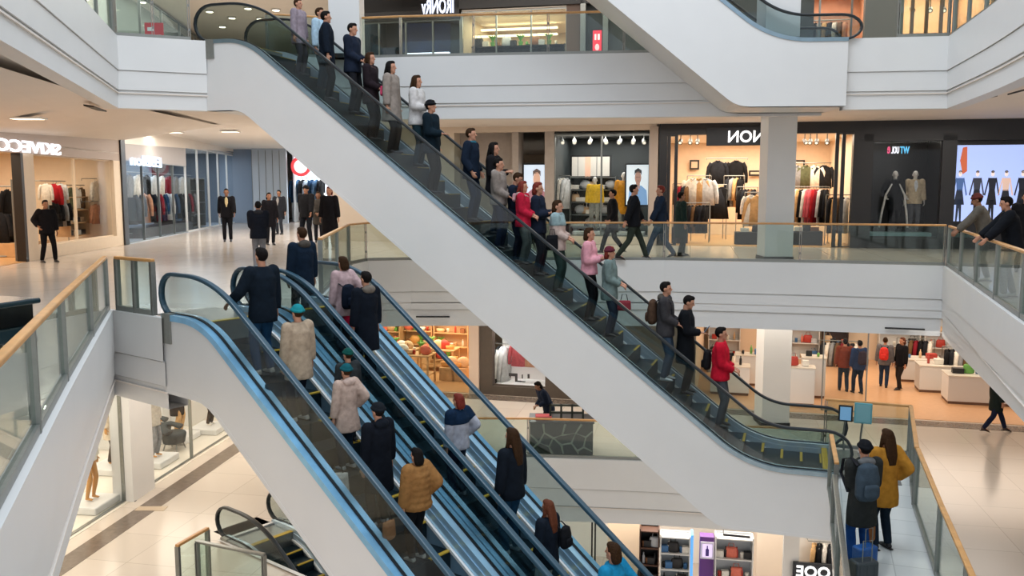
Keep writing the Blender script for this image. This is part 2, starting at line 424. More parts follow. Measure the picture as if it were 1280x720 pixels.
def offs(path, d):
    out = []; m = len(path)
    for i in range(m):
        x0, z0 = path[max(i - 1, 0)]; x1, z1 = path[min(i + 1, m - 1)]; L = math.hypot(x1 - x0, z1 - z0) or 1
        out.append((path[i][0] - (z1 - z0) / L * d, path[i][1] + (x1 - x0) / L * d))
    return out
def build_escalator(e, label, group, deckm, innerm, dw=.2, railm=None, newel=(.3, .3), ext=(0, 0), far_shift=0.0, clad=True, flat=.09):
    t = thing('escalator', label, 'escalator', (e.o[0], e.o[1], 0), e.rot, group)
    W = e.W; path = e.path; low = e.low
    for side in (0, 1):
        y0, y1 = (0, dw) if side == 0 else (W - dw, W)
        if clad: obj('side_cladding', strip_plate(MB(), path, low, y0 + .003, y1 - .003), M_WHITE, t)
        yo0, yo1, yi0, yi1 = (y0 - .012, y0 + dw * .42, y0 + dw * .58, y1 + .012) if side == 0 else (y0 + dw * .58, y1 + .012, y0 - .012, y0 + dw * .42)
        obj('outer_decking', MB().sweep(path, (yo0, yo1, -.05, .03)), deckm, t)
        obj('inner_decking', MB().sweep(path, (yi0, yi1, -.05, .03)), innerm, t)
        yg = (y0 + y1) / 2
        obj('glass_channel', MB().sweep(path, (yg - dw * .09, yg + dw * .09, -.05, .045)), M_DARK, t)
        ys = y1 + .014 if side == 0 else y0 - .014
        obj('skirt_panel', MB().sweep(path, (min(ys, ys + (.01 if side == 0 else -.01)), max(ys, ys + (.01 if side == 0 else -.01)), -.5, -.05)), innerm, t)
        ya, yb = (ys + .012, ys + .045) if side == 0 else (ys - .045, ys - .012)
        obj('skirt_sheen_strip', MB().sweep(path, (ya, yb, -.20, -.165)), M_SHEEN, t)
        # handrail: along the deck at hp, rounded newels at both ends
        hr = offs(path, e.hp)
        x0 = path[0][0] + (far_shift if side else 0) - ext[0]; x1 = path[-1][0] + ext[1]; zt = path[0][1]; zb = path[-1][1]
        hr = [q for q in hr if q[0] > x0 + .1 and q[0] < x1 - .1]
        h0 = hr[0][1] - zt; h1 = hr[-1][1] - zb
        a = [(x0 + .12 - newel[0] * math.sin(t_) - .0, zt + h0 / 2 - h0 / 2 * math.cos(t_)) for t_ in [math.pi * k / 10 for k in range(11)]]
        b = [(x1 - .12 + newel[1] * math.sin(t_), zb + h1 / 2 + h1 / 2 * math.cos(t_)) for t_ in [math.pi * k / 10 for k in range(11)]]
        a[0] = (a[0][0] + .12, zt + .02); b[-1] = (b[-1][0] - .12, zb + .02)
        loop = a + hr + b
        gp = [q for q in path if a[0][0] < q[0] < b[-1][0]]
        obj('glass_balustrade', strip_plate(MB(), a[5:] + hr + b[:6], list(reversed(a[:6])) + [q for q in gp if a[0][0] + .01 < q[0] < b[-1][0] - .01] + list(reversed(b[5:])), yg - .006, yg + .006), M_EGLASS, t)
        o = obj('handrail', MB().sweep(loop, (yg - .04, yg + .04, -.025, .028)), railm or M_RUBBER, t); bevel(o, .018)
        # black inlet housing where the handrail enters the newel
        o = obj('handrail_inlet', MB().box(x0 + .02, x0 + .22, y0 - .02, y0 + .10, zt - .36, zt + .04) if side == 0 else MB().box(x0 + .02, x0 + .2, y1 - .1, y1 + .01, zt - .2, zt + .04), M_POST, t)
    if clad:
        obj('soffit', MB().sweep(low, (.0, W, 0, .06)), M_WHITE, t)
    n0 = int((path[0][0] + .5) / e.pitch) + 1; n1 = int((path[-1][0] - .5) / e.pitch)
    yi = dw + .05; k0 = 0
    for k in range(n0, n1 + 1):
        z = e.stepz((k + .5) * e.pitch)
        me = MB().box(k * e.pitch, (k + 1) * e.pitch + .01, yi, W - yi, z - .34, z)
        st = obj('step', me, M_TREAD, t)
        if k % 1 == 0:
            obj('edge_line', MB().box((k + 1) * e.pitch - .035, (k + 1) * e.pitch + .013, W * .56, W - yi - .01, z - .012, z + .004), M_YEL, st)
    zt = path[0][1] - e.drop * .2; zb = path[-1][1] - e.drop * .2
    for q0, q1, zz in ((path[0][0] - .5, n0 * e.pitch, path[0][1] - .04), ((n1 + 1) * e.pitch, path[-1][0] + .5, path[-1][1] - .04)):
        obj('landing_plate', MB().box(q0, q1, dw, W - dw, zz - .26, zz), M_STEEL, t)
        obj('comb_plate', MB().box((q1 - .1) if q0 < 0 else q0, q1 if q0 < 0 else q0 + .1, dw + .02, W - dw - .02, zz, zz + .012), M_YEL, t)
    return t
ph = R(18)
EB = Esc((-6.46, 19.02), (math.cos(ph), -math.sin(ph)), 2.0, [(-.02, 4.82), (.95, 4.82), (11.33, -3.29), (12.76, -3.29)], [.75, 1.1], .76,
         [(-.02, 3.38), (.80, 3.38), (10.82, -4.50), (12.76, -4.50)], .14, .36)
dA = (.778, -.628)
A0 = P(205, 400, 0)
EA1 = Esc(A0, dA, 1.31, [(-.05, .05), (.86, .05), (7.98, -4.78), (9.2, -4.78)], [.6, .8], .56, [(-.05, -1.0), (.92, -1.0), (7.6, -5.55), (9.2, -5.55)], .36, .38)
EA2 = Esc((A0[0] - dA[1] * 1.315, A0[1] + dA[0] * 1.315), dA, 1.31, [(-.05, .05), (.86, .05), (7.98, -4.78), (9.2, -4.78)], [.6, .8], .56, [(-.05, -1.0), (.92, -1.0), (7.6, -5.55), (9.2, -5.55)], .36, .38)
EC = Esc((6.92 - 6.05 - 1.6, 18.72 + .45), (.9965, -.083), 1.75, [(-1.4, 9.6), (.0, 9.6), (6.15, 4.8), (7.67, 4.8)], [.5, .9], .50, [(-1.4, 8.2), (-.4, 8.2), (5.45, 3.44), (7.67, 3.44)], .30, .36)
kC = (9.6 - 4.8) / 6.15
ED = Esc((-5.40, 15.77), dA, 1.3, [(-.05, -4.76), (.9, -4.76), (8.0, -9.56), (9.2, -9.56)], [.6, .8], .6, [(-.05, -5.6), (.9, -5.6), (7.4, -10.0), (9.2, -10.0)], .24, .32)
build_escalator(EB, 'long white escalator crossing the whole atrium from upper left to lower right', 'escalators', M_DECKB, M_INNERB, .2, None, (.42, .42), (0, .0), 0)
build_escalator(EA1, 'left escalator of the near pair, nearest the wide white side panel', 'escalators', M_DECKA, M_INNER, .2, M_RAILA, (.28, .3))
build_escalator(EA2, 'right escalator of the near pair, beside the far dark handrail', 'escalators', M_DECKA, M_INNER, .2, M_RAILA, (.28, .3))
build_escalator(EC, 'white escalator coming down into the top right corner', 'escalators', M_DECKB, M_INNERB, .2, None, (.35, .4))
build_escalator(ED, 'small glass-sided escalator head at bottom left, one floor down', 'escalators', M_STEEL, M_INNERB, .16, None, (.34, .3))

# the raised landing at the foot of the long escalator and its railings
LZ = -3.37
plat = [(5.60, 15.0), (6.3, 17.05), (7.75, 16.55), (7.62, 15.95), (6.50, 13.66), (5.64, 11.14), (4.3, 7.0), (2.9, 7.0), (4.22, 11.0), (5.1, 13.6)]
struct('floor_landing', MB().prism(plat, LZ - .25, LZ), M_FLOORG)
struct('trim_10', edge_sweep([(2.9, 7.0), (4.22, 11.0), (5.1, 13.6), (5.60, 15.0)], [(0, LZ + .03), (-.04, LZ + .03), (-.04, LZ - .26), (0, LZ - .26)]), M_POST)
m = MB().prism([(5.95, 15.05), (6.45, 16.75), (7.3, 16.4), (6.75, 14.75)], LZ, LZ + .012)
tag(obj('entrance_mat', m, mat('charcoal_mat', '#6c6a68', .8, noise=.2, nscale=40)), 'grey ribbed mat on the landing at the foot of the long escalator', 'mat')
railing([(6.2, 17.0), (7.62, 16.45), (6.50, 13.75)], LZ, 1.0, 'glass railing closing the back of the raised landing', sp=1.15, wood=True)
railing([(6.45, 13.6), (5.62, 11.14), (4.4, 7.4)], LZ, 1.02, 'long glass railing on the right of the raised landing', sp=2.5)
railing([(5.38, 14.45), (4.92, 12.95)], LZ, 1.0, 'short beech-topped railing beside the foot of the long escalator', sp=1.5)
railing([(4.84, 12.8), (4.25, 11.0), (3.1, 7.4)], LZ, .85, 'steel-topped railing on the left of the raised landing', sp=1.9, wood=False)
# ------------------------------------------------------------------ people
def V3(*a): return Vector(a)
def ik(a, b, l1, l2, pole):
    d = b - a; L = min(d.length, (l1 + l2) * .999); d.normalize(); b2 = a + d * L
    x = (l1 * l1 - l2 * l2 + L * L) / (2 * L); h = math.sqrt(max(0, l1 * l1 - x * x))
    p = pole - d * pole.dot(d); p.normalize(); return a + d * x + p * h, b2
def remesh(o, v, sm=0):
    m = o.modifiers.new('one_skin', 'REMESH'); m.mode = 'VOXEL'; m.voxel_size = v; m.use_smooth_shade = True
    if sm: s = o.modifiers.new('smooth', 'SMOOTH'); s.factor = .6; s.iterations = sm
    return o
SKIN = mat('skin', '#b98468', .55, noise=.05, nscale=10); SKIND = mat('skin_tan', '#8f6349', .55, noise=.05, nscale=10)
EYE_M = mat('dark_eyes', '#1a1513', .2)
LIP = mat('lips', '#8c4a44', .5)
HAIR = {'black': mat('black_hair', '#110d0b', .7, noise=.3, nscale=60, bump=.6, spec=.12), 'brown': mat('brown_hair', '#33200f', .7, noise=.35, nscale=60, bump=.6, spec=.12),
        'auburn': mat('auburn_hair', '#5d3220', .5, noise=.35, nscale=60, bump=.6, spec=.12), 'red': mat('red_hair', '#6e2a20', .5, noise=.35, nscale=60, bump=.6, spec=.12)}
ARMS = {'down': ((-.27, .03, .80), (.27, .03, .80)), 'phone': ((-.05, .26, 1.20), (.08, .24, 1.18)), 'rail_l': ((-.34, .26, 1.02), (.26, .04, .82)),
        'rail_r': ((-.26, .04, .82), (.42, .22, 1.0)), 'hold': ((-.07, .22, 1.05), (.07, .23, 1.02)), 'one': ((-.26, .04, .82), (.10, .27, 1.12)),
        'pocket': ((-.24, .10, .93), (.24, .10, .93)), 'swing': ((-.25, .26, .92), (.26, -.22, .90)), 'lean': ((-.30, .42, 1.02), (.22, .46, 1.02)),
        'hip': ((-.27, .03, .80), (.24, .03, 1.02)), 'back': ((-.20, -.16, .98), (.20, -.16, .96))}
LEGS = {'stand': ((-.10, .02, .08), (.10, .0, .08)), 'walk': ((-.08, .34, .09), (.09, -.36, .16)), 'walk2': ((-.09, -.30, .15), (.08, .30, .09)),
        'step': ((-.10, .12, .08), (.10, -.06, .08)), 'wide': ((-.16, .08, .08), (.16, -.04, .08))}
PERSON_PARTS = {}
def person(label, loc, face, H, top, legs, hair=('black', 'short'), arms='down', stance='stand', hat=None, hood=None, skin=SKIN, lean=0.0, tl=.80, tflare=.0,
           shoe='#15151a', puff=0.0, female=False, skirt=None, scarf=None, block=None, head=(0, 0), group=None, mannequin=False, name=None, category=None, bare=False, headless=False, lining=None):
    k = H / 1.75
    kind = name or ('mannequin' if mannequin else 'person')
    t = thing(kind, label, category or kind, loc, face - math.pi / 2, group, k)
    sx = .165 if female else .185
    hipp = V3(0, 0, .93); Q = Matrix.Rotation(-lean, 3, 'X')
    def up(p): return hipp + Q @ (Vector(p) - hipp)
    al, ar = LEGS[stance]; an = [Vector(al), Vector(ar)]; hips = [V3(-.09, 0, .90), V3(.09, 0, .90)]
    knee = []; ank = []
    for i in (0, 1):
        kn, a2 = ik(hips[i], an[i], .43, .41, V3(0, 1, 0)); knee.append(kn); ank.append(a2)
    sh = [up((-sx, 0, 1.43)), up((sx, 0, 1.43))]; hd = [Vector(a) for a in ARMS[arms]]
    if lean: hd = [h + V3(0, lean * .25, -lean * .1) for h in hd]
    elb = []; wr = []
    for i in (0, 1):
        e, w = ik(sh[i], hd[i], .29, .26, V3((-.5, .5)[i], -1, -.5)); elb.append(e); wr.append(w)
    # body: one continuous skin
    b = MB()
    wf = .88 if female else 1.0
    b.tube([up((0, 0, .84)), up((0, 0, .95)), up((0, 0, 1.08)), up((0, 0, 1.25)), up((0, .0, 1.38)), up((0, -.01, 1.45))],
           [(.14, .10), (.165, .11), (.13 * wf, .095), (.155 * wf, .11), (.17 * wf, .10), (.09, .07)], 14)
    b.tube([up((0, -.015, 1.40)), up((0, -.008, 1.50)), up((0, .0, 1.58))], [.062, .054, .052], 10)
    if not headless:
        hy, hp_ = head; HR = Matrix.Rotation(hy, 3, 'Z') @ Matrix.Rotation(-hp_, 3, 'X'); neck = V3(0, .0, 1.50)
        def hp(p): return up(neck + HR @ (Vector(p) - neck))
        rot = Q @ HR
        b.ell(hp((0, .0, 1.655)), (.074, .092, .095), 14, 10, rot)
        b.ell(hp((0, .022, 1.585)), (.056, .066, .062), 12, 8, rot)      # jaw
        b.ell(hp((0, .072, 1.545)), (.026, .022, .022), 8, 6, rot)       # chin
        b.tube([hp((0, .082, 1.655)), hp((0, .112, 1.612)), hp((0, .088, 1.603))], [(.010, .012), (.016, .014), (.012, .01)], 8)
        for s in (-1, 1): b.ell(hp((s * .077, -.008, 1.625)), (.014, .022, .034), 8, 6, rot)
    for i in (0, 1):
        s = (-1, 1)[i]
        b.tube([sh[i] * .75 + up((0, 0, 1.40)) * .25, sh[i], elb[i]], [.05, .055, .042], 10); b.ell(sh[i], (.055, .055, .055), 10, 8)
        b.ell(elb[i], (.041, .041, .041), 8, 6); b.tube([elb[i], wr[i]], [.041, .027], 10)
        b.tube([hips[i] + V3(0, 0, .04), (hips[i] + knee[i]) / 2, knee[i]], [.085, .075, .055], 10); b.ell(knee[i], (.055, .055, .055), 10, 8)
        b.tube([knee[i], knee[i] * .65 + ank[i] * .35, ank[i]], [.054, .055, .036], 10)
        b.tube([ank[i] + V3(0, -.03, -.03), ank[i] + V3(0, .12, -.05)], [(.035, .03), (.035, .02)], 8)
        # hand: palm, four fingers with a knuckle bend, thumb off the side
        f = (wr[i] - elb[i]).normalized(); inn = V3(-s, 0, 0) - f * (-s * f.x)
        if abs(f.z) < .6: inn = V3(0, 0, -1) + f * f.z
        inn.normalize(); u = f.cross(inn)
        if u.y < 0 or (abs(f.z) < .6 and u.x * -s < 0): u = -u
        b.tube([wr[i] - f * .01, wr[i] + f * .04, wr[i] + f * .09], [(.026, .018), (.038, .016), (.041, .014)], 8, side=u)
        for j, L in enumerate((.076, .084, .078, .060)):
            q = wr[i] + f * .085 + u * (.031 - .0205 * j); q1 = q + (f * .9 + inn * .35).normalized() * L * .5; q2 = q1 + (f * .55 + inn * .83).normalized() * L * .5
            b.tube([q, q1, q2], [.0105, .010, .0085], 6)
        q = wr[i] + f * .03 + u * .032; b.tube([q - u * .01, q + (u * .8 + f * .6).normalized() * .04, q + (u * .5 + f * .85 + inn * .3).normalized() * .075], [.013, .0115, .009], 6)
    remesh(obj('body', b, skin, t), .0125, 2)
    if not mannequin and not headless:
        for s in (-1, 1): obj('eye', MB().ell(hp((s * .031, .078, 1.645)), (.013, .010, .008), 8, 6, rot), EYE_M, t)
        obj('mouth', MB().ell(hp((0, .083, 1.575)), (.024, .010, .007), 8, 6, rot), LIP, t)
    # trousers or skirt
    if legs and not skirt:
        b = MB(); b.tube([V3(0, 0, .84), V3(0, 0, .92), up((0, 0, 1.03))], [(.16, .12), (.178, .125), (.15, .11)], 14)
        for i in (0, 1):
            b.tube([hips[i] + V3(0, 0, .03), (hips[i] + knee[i]) / 2, knee[i]], [.098, .088, .07], 12); b.ell(knee[i], (.068, .068, .068), 10, 8)
            b.tube([knee[i], knee[i] * .6 + ank[i] * .4, ank[i] + V3(0, -.005, -.015)], [.068, .068, .056], 12)
        remesh(obj('trousers', b, cloth(legs), t), .02, 1)
    if skirt:
        b = MB(); b.tube([up((0, 0, 1.05)), V3(0, 0, .93), V3(0, 0, .75), V3(0, 0, skirt)], [(.14, .105), (.18, .13), (.20, .16), (.24, .20)], 16)
        obj('skirt', b, cloth(legs), t, True)
    # jacket, coat or jumper
    if top:
        b = MB(); hem = tl; th = .022 + puff * .03
        zz = [hem, (hem + .95) / 2 if hem < .93 else hem + .01, 1.08, 1.22, 1.36, 1.455, 1.50]
        rr = [(.19 + tflare, .145 + tflare), (.19 + tflare * .5, .145 + tflare * .4), (.165 * wf, .125), (.18 * wf, .135), (.192 * wf, .125), (.10, .085), (.075, .07)]
        pts = [up((0, 0, z)) if z > .93 else V3(0, 0, z) for z in zz]
        rr = [(x + th, y + th) for x, y in rr]
        if puff:
            P2 = []; R2 = []
            for i in range(len(pts) - 1):
                for q in range(6):
                    a = q / 6; P2.append(pts[i].lerp(pts[i + 1], a)); z = P2[-1].z
                    w = puff * .022 * abs(math.sin(z * math.pi / .095)); R2.append((rr[i][0] * (1 - a) + rr[i + 1][0] * a + w, rr[i][1] * (1 - a) + rr[i + 1][1] * a + w))
            P2.append(pts[-1]); R2.append(rr[-1]); pts, rr = P2, R2
        b.tube(pts, rr, 18)
        for i in (0, 1):
            cuff = wr[i] - (wr[i] - elb[i]).normalized() * .015
            b.tube([sh[i] * .7 + up((0, 0, 1.38)) * .3, sh[i] * .98 + V3(0, 0, .0)], [.07 + th, .073 + th], 12); b.ell(sh[i], (.071 + th, .071 + th, .071 + th), 10, 8)
            b.tube([sh[i], elb[i]], [.070 + th, .058 + th], 12); b.ell(elb[i], (.057 + th,) * 3, 10, 8)
            b.tube([elb[i], elb[i].lerp(cuff, .5), cuff], [.057 + th, .054 + th, .043 + th], 12)
        o = remesh(obj('jacket' if hem > .7 else 'coat', b, cloth(top), t), .02, 1)
        if lining:
            obj('shirt_front', MB().ell(up((0, .105 + th, 1.29)), (.06, .035, .19), 10, 8), cloth(lining), t, True)
        if block:      # a second colour over the shoulders
            b = MB(); b.tube([up((0, 0, 1.27)), up((0, 0, 1.36)), up((0, 0, 1.455)), up((0, 0, 1.51))], [(.192 * wf + th, .145 + th), (.202 * wf + th, .137 + th), (.115 + th, .095 + th), (.085, .08)], 18)
            for i in (0, 1): b.ell(sh[i], (.082 + th,) * 3, 10, 8); b.tube([sh[i], sh[i].lerp(elb[i], .55)], [.08 + th, .072 + th], 12)
            remesh(obj('yoke', b, cloth(block), t), .02, 1)
    if hood:
        b = MB(); b.ell(up((0, -.075, 1.475)), (.125, .075, .075)); b.tube([up((-.10, -.03, 1.47)), up((-.085, .06, 1.45)), up((0, .10, 1.42)), up((.085, .06, 1.45)), up((.10, -.03, 1.47))], .032, 8)
        remesh(obj('hood', b, cloth(hood), t), .016, 2)
    if scarf:
        b = MB(); b.tube([up((.085 * math.sin(a), .085 * math.cos(a) - .01, 1.49)) for a in [2 * math.pi * q / 12 for q in range(13)]], .032, 8)
        remesh(obj('scarf', b, cloth(scarf), t), .014, 1)
    if hair and not headless:
        hc, hs = hair; b = MB()
        b.ell(hp((0, -.020, 1.665)), (.083, .094, .100), 14, 10, rot)
        b.ell(hp((0, .030, 1.725)), (.062, .055, .040), 10, 8, rot)
        if hs == 'long':
            b.tube([hp((0, -.045, 1.66)), hp((0, -.085, 1.54)), up((0, -.125, 1.40)), up((0, -.14, 1.27))], [(.09, .06), (.095, .05), (.09, .035), (.06, .022)], 12)
            for s in (-1, 1): b.tube([hp((s * .072, .0, 1.67)), hp((s * .083, .0, 1.56)), up((s * .085, .035, 1.42))], [.024, .03, .018], 8)
        elif hs == 'bob':
            b.tube([hp((0, -.04, 1.66)), hp((0, -.06, 1.56)), hp((0, -.06, 1.51))], [(.092, .065), (.095, .06), (.07, .05)], 12)
        elif hs == 'ponytail':
            b.tube([hp((0, -.10, 1.68)), hp((0, -.15, 1.60)), up((0, -.15, 1.44))], [.03, .04, .018], 8)
        remesh(obj('hair', b, HAIR[hc], t), .014, 1)
    if hat and not headless:
        hk, hc = hat; b = MB()
        b.ell(hp((0, -.012, 1.685)), (.088, .104, .088), 16, 10, rot)
        b.tube([hp((.090 * math.sin(a), .104 * math.cos(a) - .012, 1.678 + .012 * math.cos(a))) for a in [2 * math.pi * q / 16 for q in range(17)]], .018, 8)
        if hk == 'cap': b.ell(hp((0, .125, 1.675)), (.065, .065, .010), 12, 6, rot)
        if hk == 'pompom': b.ell(hp((0, -.01, 1.80)), (.045,) * 3, 10, 8)
        remesh(obj('beanie' if hk != 'cap' else 'cap', b, cloth(hc), t), .014, 1)
    if not bare:
        for i in (0, 1):
            a = ank[i]; low = a.z - .08; tip = .0 if a.z < .12 else -.05
            b = MB(); b.tube([a + V3(0, -.055, -.045), a + V3(0, .02, -.035), a + V3(0, .10, -.048 + tip * .4), a + V3(0, .165, -.058 + tip)], [(.036, .032), (.040, .040), (.042, .028), (.030, .016)], 12)
            b.tube([a + V3(0, -.01, -.04), a + V3(0, -.01, .03)], [.044, .042], 10)
            so = remesh(obj('shoe', b, mat('shoe_leather_' + shoe.strip('#'), shoe, .4), t), .012, 1)
            obj('sole', MB().tube([a + V3(0, -.09, -.072), a + V3(0, .03, -.072), a + V3(0, .18, -.074 + tip)], [(.032, .008), (.042, .008), (.032, .007)], 10), mat('shoe_sole', '#c9c5bd' if shoe.startswith('#c') else '#2a2725', .7), so)
    return t
def backpack(label, owner, col, H=1.75, strap='#222226', sc=1.0, side=0, low=0):
    """a backpack standing against the wearer's back"""
    k = H / 1.75; a = owner.rotation_euler[2] + math.pi / 2
    c = Vector(owner.location) + Vector((-math.cos(a) * .23 * k + math.sin(a) * side, -math.sin(a) * .23 * k - math.cos(a) * side, (1.0 - low) * k))
    t = thing('backpack', label, 'backpack', c, owner.rotation_euler[2], None, k * sc)
    b = MB(); b.tube([V3(0, 0, .0), V3(0, 0, .06), V3(0, 0, .26), V3(0, .01, .40), V3(0, .02, .44)], [(.11, .06), (.15, .09), (.15, .09), (.12, .07), (.05, .03)], 16)
    remesh(obj('bag', b, cloth(col), t), .016, 1)
    b = MB(); b.tube([V3(0, -.085, .04), V3(0, -.10, .08), V3(0, -.095, .19), V3(0, -.075, .21)], [(.08, .02), (.10, .03), (.10, .03), (.08, .015)], 12); remesh(obj('pocket', b, cloth(col), t), .014, 1)
    for s in (-1, 1): obj('strap', MB().tube([V3(s * .09, .06, .40), V3(s * .10, .18, .46), V3(s * .11, .34, .40), V3(s * .12, .36, .22), V3(s * .12, .20, .04)], (.02, .008), 6), cloth(strap), t)
    return t
def handbag(label, loc, col, sc=1.0, rz=0.0, w=.15, h=.26, cat='bag', name='handbag'):
    t = thing(name, label, cat, loc, rz, None, sc)
    b = MB(); b.tube([V3(0, 0, 0), V3(0, 0, .03), V3(0, 0, h * .8), V3(0, 0, h)], [(w * .8, .05), (w, .06), (w * .95, .05), (w * .9, .03)], 14); remesh(obj('bag', b, cloth(col), t), .012, 1)
    obj('handle', MB().tube([V3(-w * .5, 0, h * .95), V3(-w * .3, 0, h + .12), V3(w * .3, 0, h + .12), V3(w * .5, 0, h * .95)], .008, 6), cloth('#222222'), t)
    return t
def phone(label, owner, H, y=.40, z=1.24, x=.03):
    a = owner.rotation_euler[2] + math.pi / 2; k = H / 1.75
    t = thing('phone', label, 'phone', Vector(owner.location) + Vector((math.cos(a) * y + math.sin(a) * x, math.sin(a) * y - math.cos(a) * x, z)) * k, owner.rotation_euler[2], None, k)
    b = obj('phone_case', MB().box(-.038, .038, -.006, .006, 0, .15), M_DARK, t); bevel(b, .005); b.rotation_euler = (R(-35), 0, 0)
    s = obj('screen', MB().box(-.034, .034, -.008, -.0062, .008, .142), glow('#9fc4e8', .8), t); s.rotation_euler = (R(-35), 0, 0)
    return t
def ride(e, s, w, face, H, label, top, legs, **k):
    x, y, _ = e.pt(s, w, 0); return person(label, (x, y, e.stepz(s) + .004), face, H, top, legs, **k)
DN = R(-18); UPA = R(141)
L = 'on the long escalator'
ride(EB, 1.64, 1.0, DN, 1.62, 'person in a grey mauve coat at the very top of the long escalator', '#8d8189', '#3c3a40', hair=('brown', 'short'), tl=.72)
ride(EB, 1.90, 1.45, DN, 1.78, 'person in a pale blue jacket near the head of the long escalator', '#a9c3d3', '#3a4650', hair=('brown', 'short'), skin=SKIN)
ride(EB, 2.36, .9, R(10), 1.86, 'person in a dark navy coat just behind the pale blue jacket', '#141c27', '#14171c', tl=.70, hair=('black', 'short'))
p = ride(EB, 2.86, 1.1, DN, 1.90, 'dark-haired man in a navy jacket with hands clasped on the long escalator', '#1a2231', '#1c1d22', arms='hold', head=(0, .1))
p = ride(EB, 3.28, 1.1, DN, 1.84, 'woman in a dark furry coat holding a bright pink bag', '#241c20', '#16161a', hair=('brown', 'long'), arms='hold', tl=.74, hood='#4a3a38', female=True)
handbag('bright pink bag held in front of a dark furry coat', Vector(p.location) + Vector((.30, -.22, .92)), '#d1486b', 1, DN - 1.57, .12, .2)
p = ride(EB, 3.76, 1.1, DN, 1.92, 'woman in a taupe wool coat with long dark hair on the long escalator', '#8c8178', '#1d1a1c', hair=('black', 'long'), tl=.62, tflare=.03, arms='down', female=True)
ride(EB, 4.30, 1.2, DN, 1.90, 'woman in an off-white jacket with long brown hair on the long escalator', '#c4c0bd', '#1b3038', hair=('brown', 'long'), arms='one', female=True)
ride(EB, 4.70, 1.0, DN, 1.92, 'man in a dark navy jacket and flat dark cap, hand forward', '#122029', '#2c2620', hair=('black', 'short'), hat=('beanie', '#17181c'), arms='one', tl=.76)
ride(EB, 5.55, 1.1, DN, 1.90, 'man in a navy coat with a teal collar on the long escalator', '#15202f', '#1d2b3e', hair=('brown', 'short'), arms='pocket', scarf='#2b6070')
ride(EB, 5.96, 1.35, DN, 1.90, 'woman with long black hair talking on a phone, in a black coat', '#1a191c', '#23344a', hair=('black', 'long'), arms='phone', female=True)
p = ride(EB, 6.20, .95, DN, 1.84, 'person in a grey furry vest holding a pale pink bundle', '#877d75', '#1a2338', hair=('black', 'short'), arms='hold', hood='#9b9188', tl=.86)
handbag('pale pink bundle carried against a grey furry vest', Vector(p.location) + Vector((.34, -.14, .98)), '#d8a2a8', 1, DN - 1.57, .13, .16)
ride(EB, 6.48, 1.2, DN, 1.84, 'man in a navy jacket with short brown hair, looking down', '#182233', '#1a2030', hair=('brown', 'short'), arms='hold', head=(0, .35))
ride(EB, 6.90, 1.4, DN, 1.92, 'woman with loose red hair and a navy coat on the long escalator', '#1d2433', '#2a2c34', hair=('red', 'bob'), arms='phone', female=True)
p = ride(EB, 6.78, .75, DN, 1.66, 'woman in a crimson jacket with a grey fur hood', '#b11f38', '#4b4f4c', hair=('red', 'long'), hood='#a59a90', arms='hold', tl=.80, female=True)
p = ride(EB, 7.40, 1.1, DN, 1.84, 'woman in a pale pink and grey coat with a dark shoulder strap', '#b9a49a', '#34443f', hair=('brown', 'bob'), arms='hold', scarf='#7d8d92', block='#8da3a5', female=True)
handbag('black shoulder bag on the pale pink and grey coat', Vector(p.location) + Vector((-.12, -.30, .86)), '#15161a', 1, .5, .14, .3)
ride(EB, 8.06, 1.1, DN, 1.86, 'woman in a pale pink fleece jacket and black trousers', '#d898a2', '#141417', hair=('brown', 'bob'), arms='phone', tl=.88, female=True)
p = ride(EB, 8.50, 1.0, DN, 1.78, 'woman in a grey green coat with dark red hair', '#6f7f7c', '#2a3040', hair=('red', 'bob'), arms='hold', hat=('beanie', '#5a2430'), tl=.72, female=True)
handbag('dark red handbag carried low by the grey green coat', Vector(p.location) + Vector((.26, -.28, .55)), '#7c3038', 1, 0, .14, .2)
p = ride(EB, 9.60, 1.1, DN, 1.95, 'man in a dark grey hooded coat with a brown and black backpack', '#3c3a3c', '#3b4a5c', hair=('black', 'short'), hood='#4a4640', arms='hold', shoe='#c9c9c6')
backpack('brown and black backpack on the dark grey hooded coat', p, '#4e3a2d', 1.95)
p = ride(EB, 9.98, 1.3, DN, 1.96, 'man in a black coat looking at the phone in his hand', '#15171b', '#15161a', hair=('black', 'short'), arms='one', tl=.55, head=(0, .3))
phone('phone held out in front of the black coat', p, 1.96, .33, 1.12, .08)
p = ride(EB, 10.68, 1.1, DN, 1.95, 'man in a bright red jacket near the foot of the long escalator', '#c21a30', '#4c4f55', hair=('black', 'short'), arms='hold', tl=.84, shoe='#31302f')
backpack('small black backpack behind the bright red jacket', p, '#1c1b1d', 1.95, sc=.8)

# the near pair, everybody going up with their backs to us
p = ride(EA1, 1.47, .52, UPA, 1.62, 'man in a dark navy coat and jeans with one hand on the left handrail', '#101a24', '#1e4263', hair=('black', 'short'), arms='rail_l', tl=.74, shoe='#c7beb0')
p = ride(EA1, 2.12, .56, UPA, 1.46, 'person in a long beige coat wearing a teal beanie', '#a8957f', '#161d29', hair=('brown', 'short'), hat=('beanie', '#1d7f88'), tl=.66, tflare=.02, shoe='#c9c4ba')
handbag('dark grey shopping bag hanging beside the long beige coat', EA1.pt(2.0, .26, EA1.stepz(2.0) + .25), '#22282c', .8, .6, .14, .34)
p = ride(EA1, 2.82, .72, UPA, 1.30, 'person in a pinkish beige padded coat and dark teal beanie', '#b49c8e', '#1b2a38', hair=('brown', 'short'), hat=('beanie', '#12515a'), hood='#c0a89c', tl=.66, arms='hip', tflare=.03, shoe='#c4c4c0', female=True)
ride(EA1, 2.62, .92, UPA, 1.18, 'child in a dark jacket and dark green beanie beside the padded beige coat', '#2d3133', '#1a1d22', hair=('brown', 'short'), hat=('beanie', '#0f4740'))
